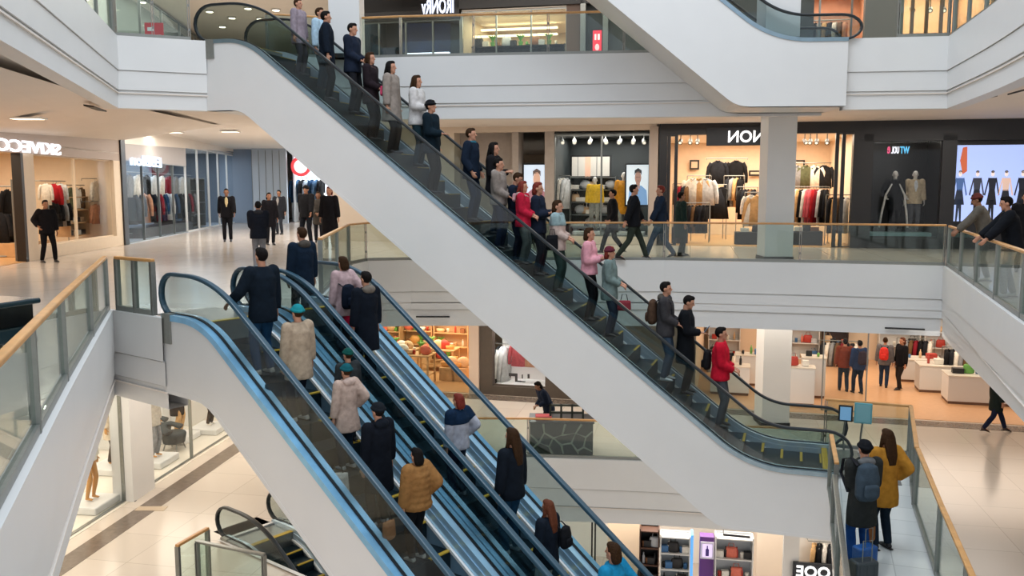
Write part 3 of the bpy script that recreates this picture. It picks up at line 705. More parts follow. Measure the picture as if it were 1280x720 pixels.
handbag('cream carrier bag swinging low beside the left handrail', EA1.pt(3.1, .32, EA1.stepz(3.1) + .12), '#cfc5b8', .85, .2, .16, .3)
p = ride(EA1, 3.48, .62, UPA, 1.46, 'man in a long black hooded coat with a dark beanie', '#11151d', '#12141a', hair=('black', 'short'), hood='#151a22', hat=('beanie', '#171b20'), tl=.52, tflare=.02, shoe='#bfc3c6')
p = ride(EA1, 4.10, .62, UPA, 1.30, 'person in a short tan and brown padded jacket, dark hair up', '#8a6238', '#101216', hair=('black', 'bob'), puff=1.0, tl=.84, arms='hip', shoe='#b6b0a4', female=True)
handbag('tan bag held beside the brown padded jacket', EA1.pt(4.0, .28, EA1.stepz(4.0) + .34), '#9b6a48', .8, .9, .12, .26)
p = ride(EA2, .62, .5, UPA, 1.50, 'person in a navy blue parka at the head of the right escalator', '#12202f', '#12161c', hair=('brown', 'short'), hood='#4a453f', tl=.62)
p = ride(EA2, 1.15, .8, UPA, 1.40, 'woman in a pale grey pink coat carrying a black and a red bag', '#b59a9a', '#26262c', hair=('brown', 'bob'), arms='hip', tl=.70, female=True)
backpack('navy backpack on the pale grey pink coat', p, '#101826', 1.40, side=-.06, low=.16)
handbag('large red carrier bag at the right of the navy backpack', EA2.pt(1.2, .95, EA2.stepz(1.2) + .35), '#cf1f45', .95, .6, .19, .42)
p = ride(EA2, 1.88, .58, UPA, 1.50, 'person in a long black coat with a grey fur hood', '#10161f', '#14202a', hair=('black', 'short'), hood='#6f675e', tl=.50, tflare=.01)
p = ride(EA2, 3.55, .6, UPA, 1.34, 'person in a pale grey jacket with navy shoulders and hem', '#a3a5ae', '#141d30', hair=('red', 'bob'), block='#10243a', tl=.84, arms='hip', shoe='#8a9096')
tag_l = R(150)
p = ride(EA2, 4.42, .6, UPA, 1.56, 'woman with long brown hair in a short dark jacket and blue jeans', '#121820', '#1b3e58', hair=('brown', 'long'), tl=.80, female=True, shoe='#aeb4b8')
p = ride(EA2, 5.0, .55, UPA, 1.33, 'woman with long auburn hair and white trousers', '#151c26', '#c9c4bb', hair=('auburn', 'long'), tl=.70, female=True)
backpack('small black rucksack beside the long auburn hair', p, '#16171a', 1.33, side=.12, sc=.8)
p = ride(EA2, 5.9, .55, UPA, 1.56, 'person with dark hair and a bright blue jacket at the bottom of the picture', '#1c7fa8', '#1a1c22', hair=('brown', 'bob'), arms='hip', female=True)

def stand(px, py, z, face, H, label, top, legs, **k):
    x, y = P(px, py, z); return person(label, (x, y, z + .004), R(face), H, top, legs, **k)
# second floor
stand(285, 302, 0, -75, 1.72, 'man in a black waistcoat and white shirt facing us outside the glass shop', '#16161a', '#14151a', lining='#c9b78c', arms='swing', skin=SKIND)
stand(325, 337, 0, 110, 1.46, 'man in a dark padded jacket and grey trousers behind the second escalator', '#14161d', '#7c7a7c', hood='#2c2a2c', arms='hold', puff=.4)
stand(338, 306, 0, -60, 1.60, 'dark-coated woman with black hair left of the pale panels', '#1e1d22', '#1f2026', hair=('black', 'bob'), tl=.60, female=True)
stand(350, 293, 0, -100, 1.66, 'man in a dark open coat standing against the pale panels', '#23252b', '#2c3038', lining='#8d8a88', tl=.6, skin=SKIND)
stand(384, 305, 0, -100, 1.82, 'person with a dark hood in the centre of the walking group', '#202023', '#1c1f26', hood='#1a1a1e', hat=('beanie', '#1c1c20'), stance='wide', arms='swing')
stand(399, 303, 0, -80, 1.62, 'person in a grey coat in the middle of the walking group', '#4b4641', '#22242a', hair=('brown', 'bob'), arms='hold', tl=.62, skin=SKIND)
stand(413, 312, 0, -95, 1.78, 'person in a black coat with a brown bag beside the red sign', '#18171b', '#15161a', hair=('red', 'bob'), tl=.45, tflare=.04, female=True)
stand(61, 328, 0, -40, 1.46, 'man dressed in black leaning by the door of the left clothing shop', '#111013', '#101013', skin=SKIND, arms='hip', stance='wide')
stand(791, 327, 0, 0, 1.82, 'person in a black jacket and dark green trousers striding to the right', '#15161a', '#2e352d', stance='walk', arms='swing')
stand(765, 318, 0, 180, 1.70, 'person in a dark coat seen behind the striding black jacket', '#1c1b1d', '#1d1d20', stance='walk2', arms='pocket', tl=.6)
stand(824, 325, 0, 180, 1.80, 'person in blue jeans and a dark jacket walking to the left', '#1d2838', '#24405c', stance='walk', hair=('red', 'short'), arms='swing')
stand(850, 320, 0, 10, 1.64, 'person in a dark green coat outside the black-framed shop', '#20302c', '#232c28', stance='step', tl=.5, skin=SKIND)
stand(1229, 352, 0, 150, 1.66, 'person in a grey patterned jacket leaning on the right railing', '#5d5850', '#5f6260', arms='lean', lean=.28, stance='step', hat=('beanie', '#5c2f2b'), shoe='#b7b7b2', skin=SKIND)
p = stand(1262, 372, 0, 160, 1.62, 'person in a black padded jacket at the right railing', '#15171c', '#7b7f80', arms='lean', lean=.2, stance='step', shoe='#9a9c9c', puff=.3)
stand(1277, 340, 0, -120, 1.66, 'person in a dark coat by the lit screen at the right edge', '#17171b', '#1c1d22', tl=.6)
# first floor
p = stand(1054, 489, -4.8, 80, 1.72, 'man in a rust brown jacket walking with the navy backpack', '#7a3a28', '#2b3848', stance='step', hair=('black', 'short'))
p = stand(1072, 492, -4.8, 95, 1.72, 'man in a blue jacket wearing a navy backpack', '#27395c', '#1e2b40', stance='step', hair=('black', 'short'))
backpack('navy and brown backpack on the blue jacket', p, '#3a2f38', 1.72)
p = stand(1104, 484, -4.8, 60, 1.66, 'person in a grey jumper wearing a red backpack', '#6c6a6c', '#2c3d58', stance='step', hair=('brown', 'short'))
backpack('bright red backpack on the grey jumper', p, '#d23a34', 1.66)
stand(1125, 487, -4.8, 190, 1.72, 'person in a black jacket facing the red backpack', '#16161a', '#2a2624', stance='step', hair=('auburn', 'bob'))
stand(1243, 541, -4.8, 0, 1.72, 'person in a dark green coat walking to the right under the white balcony', '#1c2422', '#1b2036', stance='walk', tl=.62, shoe='#3a221c')
p = stand(686, 548, -4.8, 200, 1.62, 'person in a navy jumper leaning over the patterned kiosk', '#1c2536', '#1d2028', lean=.5, arms='hold', hair=('black', 'bob'), skin=SKIND)
# on the raised landing
x, y = P(1074, 706, LZ)
p = person('person in a dark hooded coat with a grey blue backpack waiting on the landing', (x, y, LZ + .004), R(100), 1.74, '#2b2d2c', '#1d4480', hood='#6b6c6c', hat=('beanie', '#15171b'), tl=.58, arms='phone')
PK = p
backpack('grey blue backpack on the dark hooded coat', p, '#39454f', 1.74, sc=1.15, side=-.08)
x, y = P(1102, 686, LZ)
person('woman in a mustard yellow coat and dark hair waiting on the landing', (x, y, LZ + .004), R(105), 1.74, '#a8752a', '#172330', hair=('brown', 'long'), tl=.66, arms='hip', female=True)
x, y = P(1085, 700, LZ); handbag('long tan bag hanging beside the dark hooded coat', (x, y, LZ + .28), '#8a5a38', 1, .3, .09, .55)
# suitcases
def suitcase(label, loc, col, rz, sc=1.0):
    t = thing('suitcase', label, 'suitcase', loc, rz, None, sc)
    bevel(obj('shell', MB().box(-.2, .2, -.12, .12, .05, .56), mat('suitcase_shell_' + col.strip('#'), col, .35, bump=.2, nscale=30), t), .04, 3)
    obj('ribs', MB().box(-.14, -.11, -.125, .125, .1, .5).box(-.015, .015, -.125, .125, .1, .5).box(.11, .14, -.125, .125, .1, .5), mat('suitcase_shell_' + col.strip('#'), col, .35), t)
    obj('pull_handle', MB().tube([(-.08, -.08, .56), (-.08, -.08, .9), (.08, -.08, .9), (.08, -.08, .56)], .009, 6), M_STEEL, t)
    for a in (-.15, .15):
        for b in (-.08, .08): obj('wheel', MB().tube([(a - .012, b, .025), (a + .012, b, .025)], .025, 10), M_DARK, t)
    return t
x, y = P(1076, 716, LZ); suitcase('bright blue suitcase at the feet of the dark hooded coat', (x, y - .1, LZ + .003), '#1c4f8e', .4, .75)
x, y = P(1078, 742, LZ); suitcase('dark grey suitcase at the bottom edge behind the blue suitcase', (x, y, LZ + .003), '#2c3338', .2, .8)
# ------------------------------------------------------------------ shops: shells, fittings and goods
ORD = ['first', 'second', 'third', 'fourth', 'fifth', 'sixth', 'seventh', 'eighth', 'ninth', 'tenth', 'eleventh', 'twelfth', 'thirteenth', 'fourteenth', 'fifteenth', 'sixteenth']
CN = {'#1a1a1c': 'black', '#24262b': 'charcoal', '#e6dfd3': 'cream', '#cfd0d0': 'pale grey', '#8d8f92': 'grey', '#b0272f': 'red', '#dba183': 'peach', '#c58f72': 'dusty pink', '#25405e': 'navy blue',
      '#6b5138': 'brown', '#c9a06e': 'camel', '#e4b93a': 'yellow', '#f2f0ea': 'white', '#7c1f2b': 'burgundy', '#4e6d8c': 'denim blue', '#5c6047': 'olive', '#d3606a': 'coral', '#a8b8c4': 'ice blue'}
def gname(c): return CN.get(c, 'dark')
GM = {}
def garment_mesh(kind, col):
    k = (kind, col)
    if k in GM: return GM[k]
    b = MB()
    if kind in ('jacket', 'coat', 'shirt', 'side'):
        L = {'jacket': .66, 'coat': 1.0, 'shirt': .62, 'side': .8}[kind]
        w = .21 if kind != 'side' else .2
        b.tube([(0, 0, -.02), (0, 0, -.06), (0, 0, -.11), (0, 0, -.3), (0, 0, -L)], [(.05, .035), (.13, .045), (w, .055), (w * .95, .06), (w * 1.08, .065)], 12)
        for s in (-1, 1): b.tube([(s * .17, 0, -.08), (s * .235, .01, -.2), (s * .27, .02, -.42), (s * .275, .03, -.62)], [.06, .058, .05, .042], 8)
        b.tube([(-.05, -.03, -.02), (0, -.06, -.05), (.05, -.03, -.02)], .018, 6)
    elif kind == 'trousers':
        for s in (-1, 1): b.tube([(s * .06, 0, -.05), (s * .085, 0, -.3), (s * .09, 0, -.95)], [(.10, .05), (.085, .05), (.07, .04)], 10)
    elif kind == 'skirt':
        b.tube([(0, 0, -.05), (0, 0, -.3), (0, 0, -.7)], [(.13, .05), (.19, .08), (.25, .11)], 14)
    elif kind == 'dress':
        b.tube([(0, 0, -.02), (0, 0, -.10), (0, 0, -.4), (0, 0, -.6), (0, 0, -1.05)], [(.06, .04), (.17, .06), (.13, .06), (.18, .08), (.24, .1)], 12)
    me = b.mesh(kind); me.materials.append(cloth(col)); me.polygons.foreach_set('use_smooth', [True] * len(me.polygons)); GM[k] = me; return me
hb = MB().tube([(-.19, 0, -.09), (0, 0, -.01), (.19, 0, -.09)], .008, 5).tube([(0, 0, -.01), (0, 0, .04), (.02, 0, .06)], .004, 5)
HANGER = hb.mesh('hanger'); HANGER.materials.append(M_STEEL)
NAMES = {'jacket': 'jacket', 'coat': 'coat', 'shirt': 'shirt', 'side': 'jacket', 'trousers': 'trousers', 'skirt': 'skirt', 'dress': 'dress'}
def hang_row(fr, d, px0, px1, py, items, where, group, h=None, side=False, sup='posts', down=None, order0=0):
    """a rail seen between two pixel columns with garments on hangers under it"""
    s0, z = fr.at(px0, py, d); s1, _ = fr.at(px1, py, d); _, z = fr.at((px0 + px1) / 2, py, d)
    n = len(items)
    p = fr.pt((s0 + s1) / 2, d, 0); L = abs(s1 - s0) + .15
    t = thing('clothes_rail', 'metal clothes rail ' + where, 'clothes rail', (p.x, p.y, z), fr.rot, None)
    obj('bar', MB().tube([(-L / 2, 0, .06), (L / 2, 0, .06)], .015, 8), M_STEEL, t)
    if sup == 'posts':
        for s in (-1, 1): obj('upright', MB().tube([(s * L / 2, 0, .06), (s * L / 2, 0, (down if down is not None else z - 1.5) - z)], .014, 6).tube([(s * L / 2, -.2, (down if down is not None else z - 1.5) - z + .02), (s * L / 2, .2, (down if down is not None else z - 1.5) - z + .02)], .014, 6), M_STEEL, t)
    elif sup == 'wall':
        for s in (-1, 1): obj('bracket', MB().tube([(s * L / 2, 0, .06), (s * L / 2, .25, .06), (s * L / 2, .25, .0)], .012, 6), M_STEEL, t)
    for i, (kind, col) in enumerate(items):
        s = s0 + (s1 - s0) * (i + .5) / n
        q = fr.pt(s, d, z)
        o = obj(NAMES[kind], garment_mesh(kind, col), None); o.location = q; o.rotation_euler = (0, 0, fr.rot + (R(78) if side else R(rnd.uniform(-6, 6))))
        k = 1.0 if h is None else h / {'jacket': .66, 'coat': 1.0, 'shirt': .62, 'side': .8, 'trousers': .95, 'skirt': .7, 'dress': 1.05}[kind]
        o.scale = (k, k, k)
        tag(o, '%s %s, %s from left %s' % (gname(col), NAMES[kind], ORD[i + order0], where), NAMES[kind], group)
        hg = bpy.data.objects.new('hanger', HANGER); COL.objects.link(hg); hg.parent = o
    return t
def wbx(fr, s0, s1, d0, d1, z0, z1, m, name='wall_shop'): return struct(name, wbox(fr, s0, s1, d0, d1, z0, z1), m)
def shell(fr, s0, s1, z0, z1, depth, wm, fm, power, col, cm=None, dd=.2):
    wbx(fr, s0, s1, depth, depth + .1, z0, z1, wm); wbx(fr, s0 - .08, s0, dd, depth, z0, z1, wm); wbx(fr, s1, s1 + .08, dd, depth, z0, z1, wm)
    struct('floor_shop', wbox(fr, s0, s1, .0, depth, z0, z0 + .012), fm)
    struct('ceiling_shop', wbox(fr, s0, s1, .0, depth, z1 - .03, z1), cm or M_CEIL)
    if power:
        p = fr.pt((s0 + s1) / 2, depth * .48, z1 - .08); area(tuple(p), abs(s1 - s0) * .8, depth * .7, power, col, (0, 0, fr.rot))
def pane(fr, s0, s1, z0, z1, d, n, frame=M_DARK, mull=0, fw=.05):
    o = struct('window_%d' % n, wbox(fr, s0, s1, d, d + .012, z0, z1), M_SGLASS)
    mb = MB(); wbox(fr, s0, s1, d - .03, d + .05, z0, z0 + fw, mb); wbox(fr, s0, s1, d - .03, d + .05, z1 - fw, z1, mb)
    for k in range(mull + 2):
        s = s0 + (s1 - s0) * k / (mull + 1); wbox(fr, s - fw / 2, s + fw / 2, d - .03, d + .05, z0, z1, mb)
    f = obj('frame', mb, frame, o); return o
def box_thing(name, label, cat, fr, s, d, z, w, dp, h, m, group=None, bev=.01, rz=0):
    o = obj(name, MB().box(-w / 2, w / 2, -dp / 2, dp / 2, 0, h), m); p = fr.pt(s, d, z); o.location = p; o.rotation_euler = (0, 0, fr.rot + rz)
    if bev: bevel(o, bev)
    return tag(o, label, cat, group)
def shelf_unit(fr, s0, s1, d0, d1, z0, z1, n, m, label, name='shelf_unit', cat='shelf', back=None, group=None):
    p = fr.pt(min(s0, s1), d0, z0); w = abs(s1 - s0); dp = d1 - d0; h = z1 - z0
    t = thing(name, label, cat, p, fr.rot, group)
    for x in (0, w - .03): obj('side_panel', MB().box(x, x + .03, 0, dp, 0, h), m, t)
    obj('back_panel', MB().box(0, w, dp - .02, dp, 0, h), back or m, t)
    for k in range(n): obj('shelf', MB().box(.03, w - .03, 0, dp - .02, h * k / (n - 1) * .97, h * k / (n - 1) * .97 + .03), m, t)
    return t
GOODS = {}
def goods_mesh(kind, col):
    k = (kind, col)
    if k in GOODS: return GOODS[k]
    b = MB()
    if kind == 'bottle': b.tube([(0, 0, 0), (0, 0, .16), (0, 0, .19), (0, 0, .20), (0, 0, .25)], [.035, .035, .02, .014, .014], 10)
    elif kind == 'jar': b.tube([(0, 0, 0), (0, 0, .10), (0, 0, .105), (0, 0, .13)], [.045, .045, .048, .048], 12)
    elif kind == 'box': b.box(-.08, .08, -.06, .06, 0, .15)
    elif kind == 'folded_clothes':
        for i in range(4): b.box(-.14 + .005 * (i % 2), .14, -.11, .11 - .006 * (i % 3), i * .035, i * .035 + .03)
    elif kind == 'shoe': b.tube([(0, -.12, .035), (0, -.02, .04), (0, .08, .028), (0, .15, .015)], [(.03, .035), (.035, .04), (.04, .027), (.025, .012)], 10); b.tube([(0, -.08, .05), (0, -.085, .10)], [.035, .033], 10)
    elif kind == 'bag': b.tube([(0, 0, 0), (0, 0, .03), (0, 0, .2), (0, 0, .24)], [(.12, .05), (.15, .06), (.13, .05), (.11, .03)], 12); b.tube([(-.07, 0, .23), (-.05, 0, .33), (.05, 0, .33), (.07, 0, .23)], .008, 6)
    elif kind == 'basket': b.tube([(0, 0, 0), (0, 0, .12), (0, 0, .13), (0, 0, .10)], [(.13, .10), (.17, .13), (.15, .11), (.13, .1)], 14)
    elif kind == 'cushion': b.ell((0, 0, .14), (.2, .08, .16), 12, 8)
    elif kind == 'plant': 
        b.tube([(0, 0, 0), (0, 0, .12)], [.05, .07], 10)
        for q in range(9):
            a = q * .7; b.tube([(0, 0, .12), (.06 * math.cos(a), .06 * math.sin(a), .25), (.14 * math.cos(a), .14 * math.sin(a), .30)], [(.01, .004), (.025, .004), (.004, .003)], 5)
    me = b.mesh(kind); me.materials.append(mat('goods_' + col.strip('#'), col, .5, noise=.08, nscale=20)); GOODS[k] = me
    if kind in ('bottle', 'jar', 'shoe', 'bag', 'cushion', 'basket'): me.polygons.foreach_set('use_smooth', [True] * len(me.polygons))
    return me
GC = {'#e8e4da': 'white', '#1e1d1f': 'black', '#b03a30': 'red', '#d9a05c': 'amber', '#3f6fa0': 'blue', '#8a5a3a': 'brown', '#6aa84f': 'green', '#d8b48c': 'tan', '#7b3f8c': 'purple', '#b9bcc0': 'silver', '#e0745e': 'coral', '#c9d3d8': 'pale blue'}
def goods_row(fr, s0, s1, d, z, items, where, group, k=1.0):
    n = len(items)
    for i, (kind, col) in enumerate(items):
        if kind is None: continue
        if kind == 'plant': col = '#6aa84f'
        o = obj(kind, goods_mesh(kind, col), None); o.location = fr.pt(s0 + (s1 - s0) * (i + .5) / n, d, z); o.rotation_euler = (0, 0, fr.rot + rnd.uniform(-.15, .15)); o.scale = (k, k, k)
        tag(o, '%s %s, %s from left %s' % (GC.get(col, 'dark'), kind.replace('_', ' '), ORD[i], where), kind.replace('_', ' '), group)
def sign(fr, px0, px1, py0, py1, d, body, m, label, cat='sign', mirror=True, name='shop_sign', fit=True, z0=None):
    s0 = fr.at(px0, py1, d)[0]; s1 = fr.at(px1, py0, d)[0]; za = fr.at((px0 + px1) / 2, py1, d)[1]; zb = fr.at((px0 + px1) / 2, py0, d)[1]; me = text_mesh(body, 1.0, .02, mirror)
    xs = [v.co.x for v in me.vertices]; zs = [v.co.z for v in me.vertices]
    kx = abs(s1 - s0) / (max(xs) - min(xs)); kz = abs(zb - za) / (max(zs) - min(zs)); cx = (max(xs) + min(xs)) / 2; cz = (max(zs) + min(zs)) / 2
    for v in me.vertices: v.co.x = (v.co.x - cx) * kx; v.co.z = (v.co.z - cz) * kz
    o = obj(name, me, m); o.location = fr.pt((s0 + s1) / 2, d, (za + zb) / 2); o.rotation_euler = (0, 0, fr.rot)
    return tag(o, label, cat)
def rect(fr, px0, py0, px1, py1, d):
    m = (px0 + px1) / 2; s0 = fr.at(px0, (py0 + py1) / 2, d)[0]; s1 = fr.at(px1, (py0 + py1) / 2, d)[0]; return s0, s1, fr.at(m, py1, d)[1], fr.at(m, py0, d)[1]
def spotlights(fr, d, pxs, py, where, m=M_BLACK, top=.4):
    for i, px in enumerate(pxs):
        s, z = fr.at(px, py, d); p = fr.pt(s, d, z)
        t = thing('spotlight', 'track spotlight, %s from the left %s' % (ORD[i], where), 'spotlight', p, fr.rot + rnd.uniform(-.3, .3), 'track spotlights in the shop windows')
        obj('head', MB().tube([(0, -.12, -.12), (0, .06, -.02)], [.07, .055], 10), m, t); obj('lens', MB().tube([(0, -.125, -.123), (0, -.122, -.121)], .045, 10), glow('#fff1d8', 1.1), t)
        obj('bracket', MB().tube([(0, 0, -.02), (0, 0, top)], .015, 6), m, t)

# ---- second floor, left: sloping soffit, lights, the cream clothing shop with the big mirrored name
struct('ceiling_soffit', MB().add([(-10.9, 9.8, 2.72), (-11.96, 27.26, 3.2), (-8.9, 27.3, 3.64), (-8.5, 19.5, 3.55), (-7.0, 9.8, 3.5)], [(0, 1, 2, 3, 4)]), M_CEIL)
for i, (px, py, z, w) in enumerate([(34, 147, 3.2, .55), (84, 159, 3.3, .7), (150, 163, 3.65, 1.6), (178, 164, 3.65, 1.2), (215, 165, 3.65, .6), (288, 164, 3.65, .5)]):
    x, y = P(px, py, z)
    t = thing('ceiling_light', '%s recessed ceiling light from the left over the left walkway' % ORD[i], 'ceiling light', (x, y, z - .03), 0, 'recessed lights over the left walkway')
    obj('trim_ring', MB().box(-w / 2 - .05, w / 2 + .05, -.2, .2, 0, .03), M_WHITE, t); obj('diffuser', MB().box(-w / 2, w / 2, -.15, .15, -.006, 0), glow('#ffe9c4', 4.0), t)
    area((x, y, z - .06), w, .3, 42 if i < 2 else 20, WARM)
s_a = FL1.at(-60, 300)[0]; s_p0 = FL1.at(34, 300)[0]; s_p1 = FL1.at(48, 300)[0]; s_w1 = FL1.at(146, 290)[0]; s_e = FL1.at(158, 290)[0]
zs1 = FL1.at(60, 194)[1]; zs0 = FL1.at(60, 170)[1] + .06
print('FL1', s_a, s_p0, s_p1, s_w1, s_e, zs1, zs0)
M_SHOPC = mat('shop_cream_wall', '#ead8c0', .6, noise=.02)
wbx(FL1, 3, s_e - .25, 0, .25, zs1, 3.3, mat('taupe_sign_band', '#b9a79a', .5))
wbx(FL1, s_p0, s_p1, 0, .25, 0, zs1, M_SHOPC); wbx(FL1, s_w1, s_e - .25, 0, .25, 0, zs1, M_SHOPC)
wbx(FL1, s_p1, s_w1, 0, .25, 0, .32, M_SHOPC); wbx(FL1, s_e - .25, s_e + .1, -.05, .3, 0, 3.35, M_BLACK)
pane(FL1, s_p1, s_w1, .32, zs1, .12, 1, M_SHOPC, 1, .03)
shell(FL1, 5.0, s_e - .3, 0, zs1 + .25, 4.2, M_SHOPC, M_SHOPF, 300, (1, .84, .66))
sign(FL1, -8, 75, 176, 191, -.06, 'SKIVECCI', glow('#f4f6ff', 1.25), 'large lit white letters of the left clothing shop name, mirrored')
wbx(FL1, s_p0 - .12, s_p0, -.02, .2, 0, zs1, M_BLACK, 'door_1')
g = 'clothes in the left clothing shop'
JK = [('jacket', '#1a1a1c')]
hang_row(FL1, 1.0, 1, 28, 236, [('jacket', '#1a1a1c'), ('jacket', '#24262b')], 'on the upper rail left of the leaning man', g, .62, sup='wall')
hang_row(FL1, 1.3, -4, 32, 262, [('side', '#24262b'), ('side', '#1a1a1c'), ('side', '#6b5138'), ('side', '#1a1a1c'), ('side', '#e6dfd3')], 'on the lower rail left of the leaning man', g, .85, True, down=.02)
hang_row(FL1, 1.0, 52, 80, 229, [('side', '#e6dfd3'), ('shirt', '#b0272f'), ('side', '#cfd0d0')], 'on the upper rail above the leaning man', g, .6, True, sup='wall')
hang_row(FL1, 1.0, 84, 104, 234, [('shirt', '#5c6047'), ('shirt', '#e6dfd3'), ('jacket', '#6b5138')], 'on the upper rail mid window', g, .62, sup='wall')
hang_row(FL1, .7, 114, 141, 226, [('jacket', '#e6dfd3'), ('jacket', '#dba183'), ('jacket', '#c58f72')], 'on the upper rail at the right of the window', g, .62, sup='wall')
hang_row(FL1, .7, 114, 141, 254, [('jacket', '#c58f72'), ('jacket', '#dba183'), ('jacket', '#6b5138')], 'on the lower rail at the right of the window', g, .62, sup='wall')
hang_row(FL1, 1.0, 62, 82, 252, [('side', '#1a1a1c'), ('side', '#24262b'), ('side', '#8d8f92'), ('side', '#1a1a1c')], 'on the lower rail above the leaning man', g, .7, True, down=.02)
s0, s1, za, zb = rect(FL1, 88, 262, 112, 300, .9)
shelf_unit(FL1, s0, s1, .9, 1.3, .34, 1.5, 4, mat('light_oak', '#c9a377', .5, noise=.15, nscale=4), 'oak shelf unit in the middle of the left shop window')
for k in range(3): goods_row(FL1, s0 + .1, s1 - .1, 1.1, .375 + .375 * k, [('folded_clothes', ['#1e1d1f', '#d8b48c', '#e8e4da'][(k + j) % 3]) for j in range(4)], '%s shelf up, oak unit in left shop window' % ORD[k], 'folded clothes on the oak unit', 1.0)
# silver ladder rails by the door
for i, (px, w) in enumerate([(28, 10)]):
    s, z = FL1.at(px, 300, .3); p = FL1.pt(s, .3, 0)
    t = thing('ladder_rack', 'tall silver ladder-shaped rack at the door of the left clothing shop', 'rack', p, FL1.rot)
    obj('frame', MB().tube([(-.35, 0, 0), (-.35, 0, 1.95)], .02, 6).tube([(.35, 0, 0), (.35, 0, 1.95)], .02, 6), M_STEEL, t)
    for k in range(4): obj('rung', MB().tube([(-.35, 0, .3 + k * .5), (.35, 0, .3 + k * .5)], .015, 6), M_STEEL, t)
box_thing('display_plinth', 'low wooden display plinth inside the doorway of the left shop', 'plinth', FL1, FL1.at(8, 310, 1.5)[0], 1.2, .012, 1.6, .9, .35, mat('light_oak', '#c9a377', .5))

# ---- second floor, left: grey shop with glass front and cool light
s2e = FL2.at(236, 285)[0]; zt0 = 3.2
wbx(FL2, .2, s2e, 0, .2, 2.62, 3.66, mat('grey_sign_wall', '#a9a29e', .5))
struct('wall_shop', MB().add([tuple(FL2.pt(0, -.02, 3.1)), tuple(FL2.pt(19, -.02, 3.6)), tuple(FL2.pt(19, -.02, 3.7)), tuple(FL2.pt(0, -.02, 3.7))], [(0, 1, 2, 3)]), M_CEIL)
shell(FL2, .25, 18, 0, 3.5, 3.2, mat('cool_shop_wall', '#6d7884', .5), mat('cool_shop_floor', '#b9c4cf', .2), 380, (.74, .86, 1))
pane(FL2, .2, s2e, 0, 2.62, .05, 2, M_STEEL, 3, .03); pane(FL2, s2e, 18, 0, 3.4, .05, 3, M_WHITE, 4, .06)
wbx(FL2, s2e + .1, s2e + 2.9, 1.2, 1.35, .0, 3.3, M_BLACK)
sign(FL2, 163, 201, 195, 208, -.05, 'EBBlon', glow('#cfe2ff', 1.3), 'small lit blue white letters on the grey band of the second left shop, mirrored')
hang_row(FL2, .7, 155, 238, 219, [('jacket', c) for c in ('#8d8f92', '#e6dfd3', '#1a1a1c', '#cfd0d0', '#e6dfd3', '#7c1f2b', '#8d8f92', '#cfd0d0', '#1a1a1c')], 'on the upper rail of the grey shop', 'jackets on the upper rail of the grey shop', .8, sup='wall')
hang_row(FL2, .8, 156, 238, 240, [('side', c) for c in ('#1a1a1c', '#24262b', '#c58f72', '#24262b', '#7c1f2b', '#25405e', '#cfd0d0', '#25405e', '#1a1a1c', '#24262b', '#7c1f2b', '#8d8f92')], 'on the lower rail of the grey shop', 'garments on the lower rail of the grey shop', 1.1, True, down=.2)
box_thing('display_plinth', 'long dark display bench under the rails of the grey shop', 'plinth', FL2, FL2.at(200, 280, .8)[0], .8, .012, 7.0, .8, .35, M_BLACK)
for i, (px, a, b) in enumerate([(247, 215, 258)]):
    s0, s1, za, zb = rect(FL2, 238, a, 256, b, .5)
    shelf_unit(FL2, s0, s1, .5, .9, .05, 2.2, 5, M_STEEL, 'silver-framed dark shelving beside the man in the waistcoat', back=M_BLACK)
# corridor end: pale panels, bright shop and red signs
FE = Frame((-14.2, 45.0), (-4.0, 45.0))
s0, s1, za, zb = rect(FE, 324, 178, 366, 290, 0)
wbx(FE, -.5, s0, -.4, -.2, 0, 4.0, mat('blue_grey_wall', '#8e9bab', .5)); wbx(FE, s0, s1, -1.2, -1.0, 0, 4.0, mat('pale_blue_panel_wall', '#b9c3cd', .5)); 
for k in range(5): wbx(FE, s0 + (s1 - s0) * k / 5, s0 + (s1 - s0) * k / 5 + .02, -1.22, -1.19, 0, 3.6, M_STEEL)
shell(FE, s1 + .05, s1 + 5.5, 0, 3.66, 3.0, mat('bright_shop_wall', '#e6ecf2', .5), M_SHOPW, 420, (.85, .93, 1))
s0, s1, za, zb = rect(FE, 364, 225, 404, 243, .8)
hang_row(FE, .8, 364, 404, 224, [('side', c) for c in ('#25405e', '#4e6d8c', '#24262b', '#a8b8c4', '#25405e', '#4e6d8c', '#1a1a1c')], 'in the bright shop at the end of the walkway', 'garments in the bright far shop', 1.2, True, sup='wall')
shelf_unit(FE, s0, s1, .9, 1.3, .02, 1.5, 4, M_WHITE, 'white shelf unit in the bright shop at the end of the walkway')
for k in range(3): goods_row(FE, s0 + .1, s1 - .1, 1.0, .07 + .485 * k, [(['box', 'shoe', 'bag'][(k + j) % 3], ['#1e1d1f', '#e8e4da', '#b03a30', '#3f6fa0'][(k * 2 + j) % 4]) for j in range(5)], '%s shelf up, white unit at walkway end' % ORD[k], 'goods in the bright far shop', 1.2)
t = thing('hanging_sign', 'round red and white sign high in the bright far shop', 'sign', FE.pt(*[FE.at(376, 208, -.5)[0], -.5, FE.at(376, 208, -.5)[1]]), 0)
obj('ring', MB().tube([(.42 * math.cos(a), 0, .42 * math.sin(a)) for a in [2 * math.pi * q / 20 for q in range(21)]], .09, 8, (0, 1, 0)), glow('#d8434a', 1.0), t); obj('disc', MB().tube([(0, -.02, 0), (0, .02, 0)], .36, 24), glow('#f3f3f3', 1.2), t)
obj('cord', MB().tube([(0, 0, .4), (0, 0, 3.7 - t.location.z)], .012, 5), M_DARK, t)
t = thing('banner', 'red banner stand with white marks right of the walking group', 'banner', (*P(423, 292, 0), 0), 0)
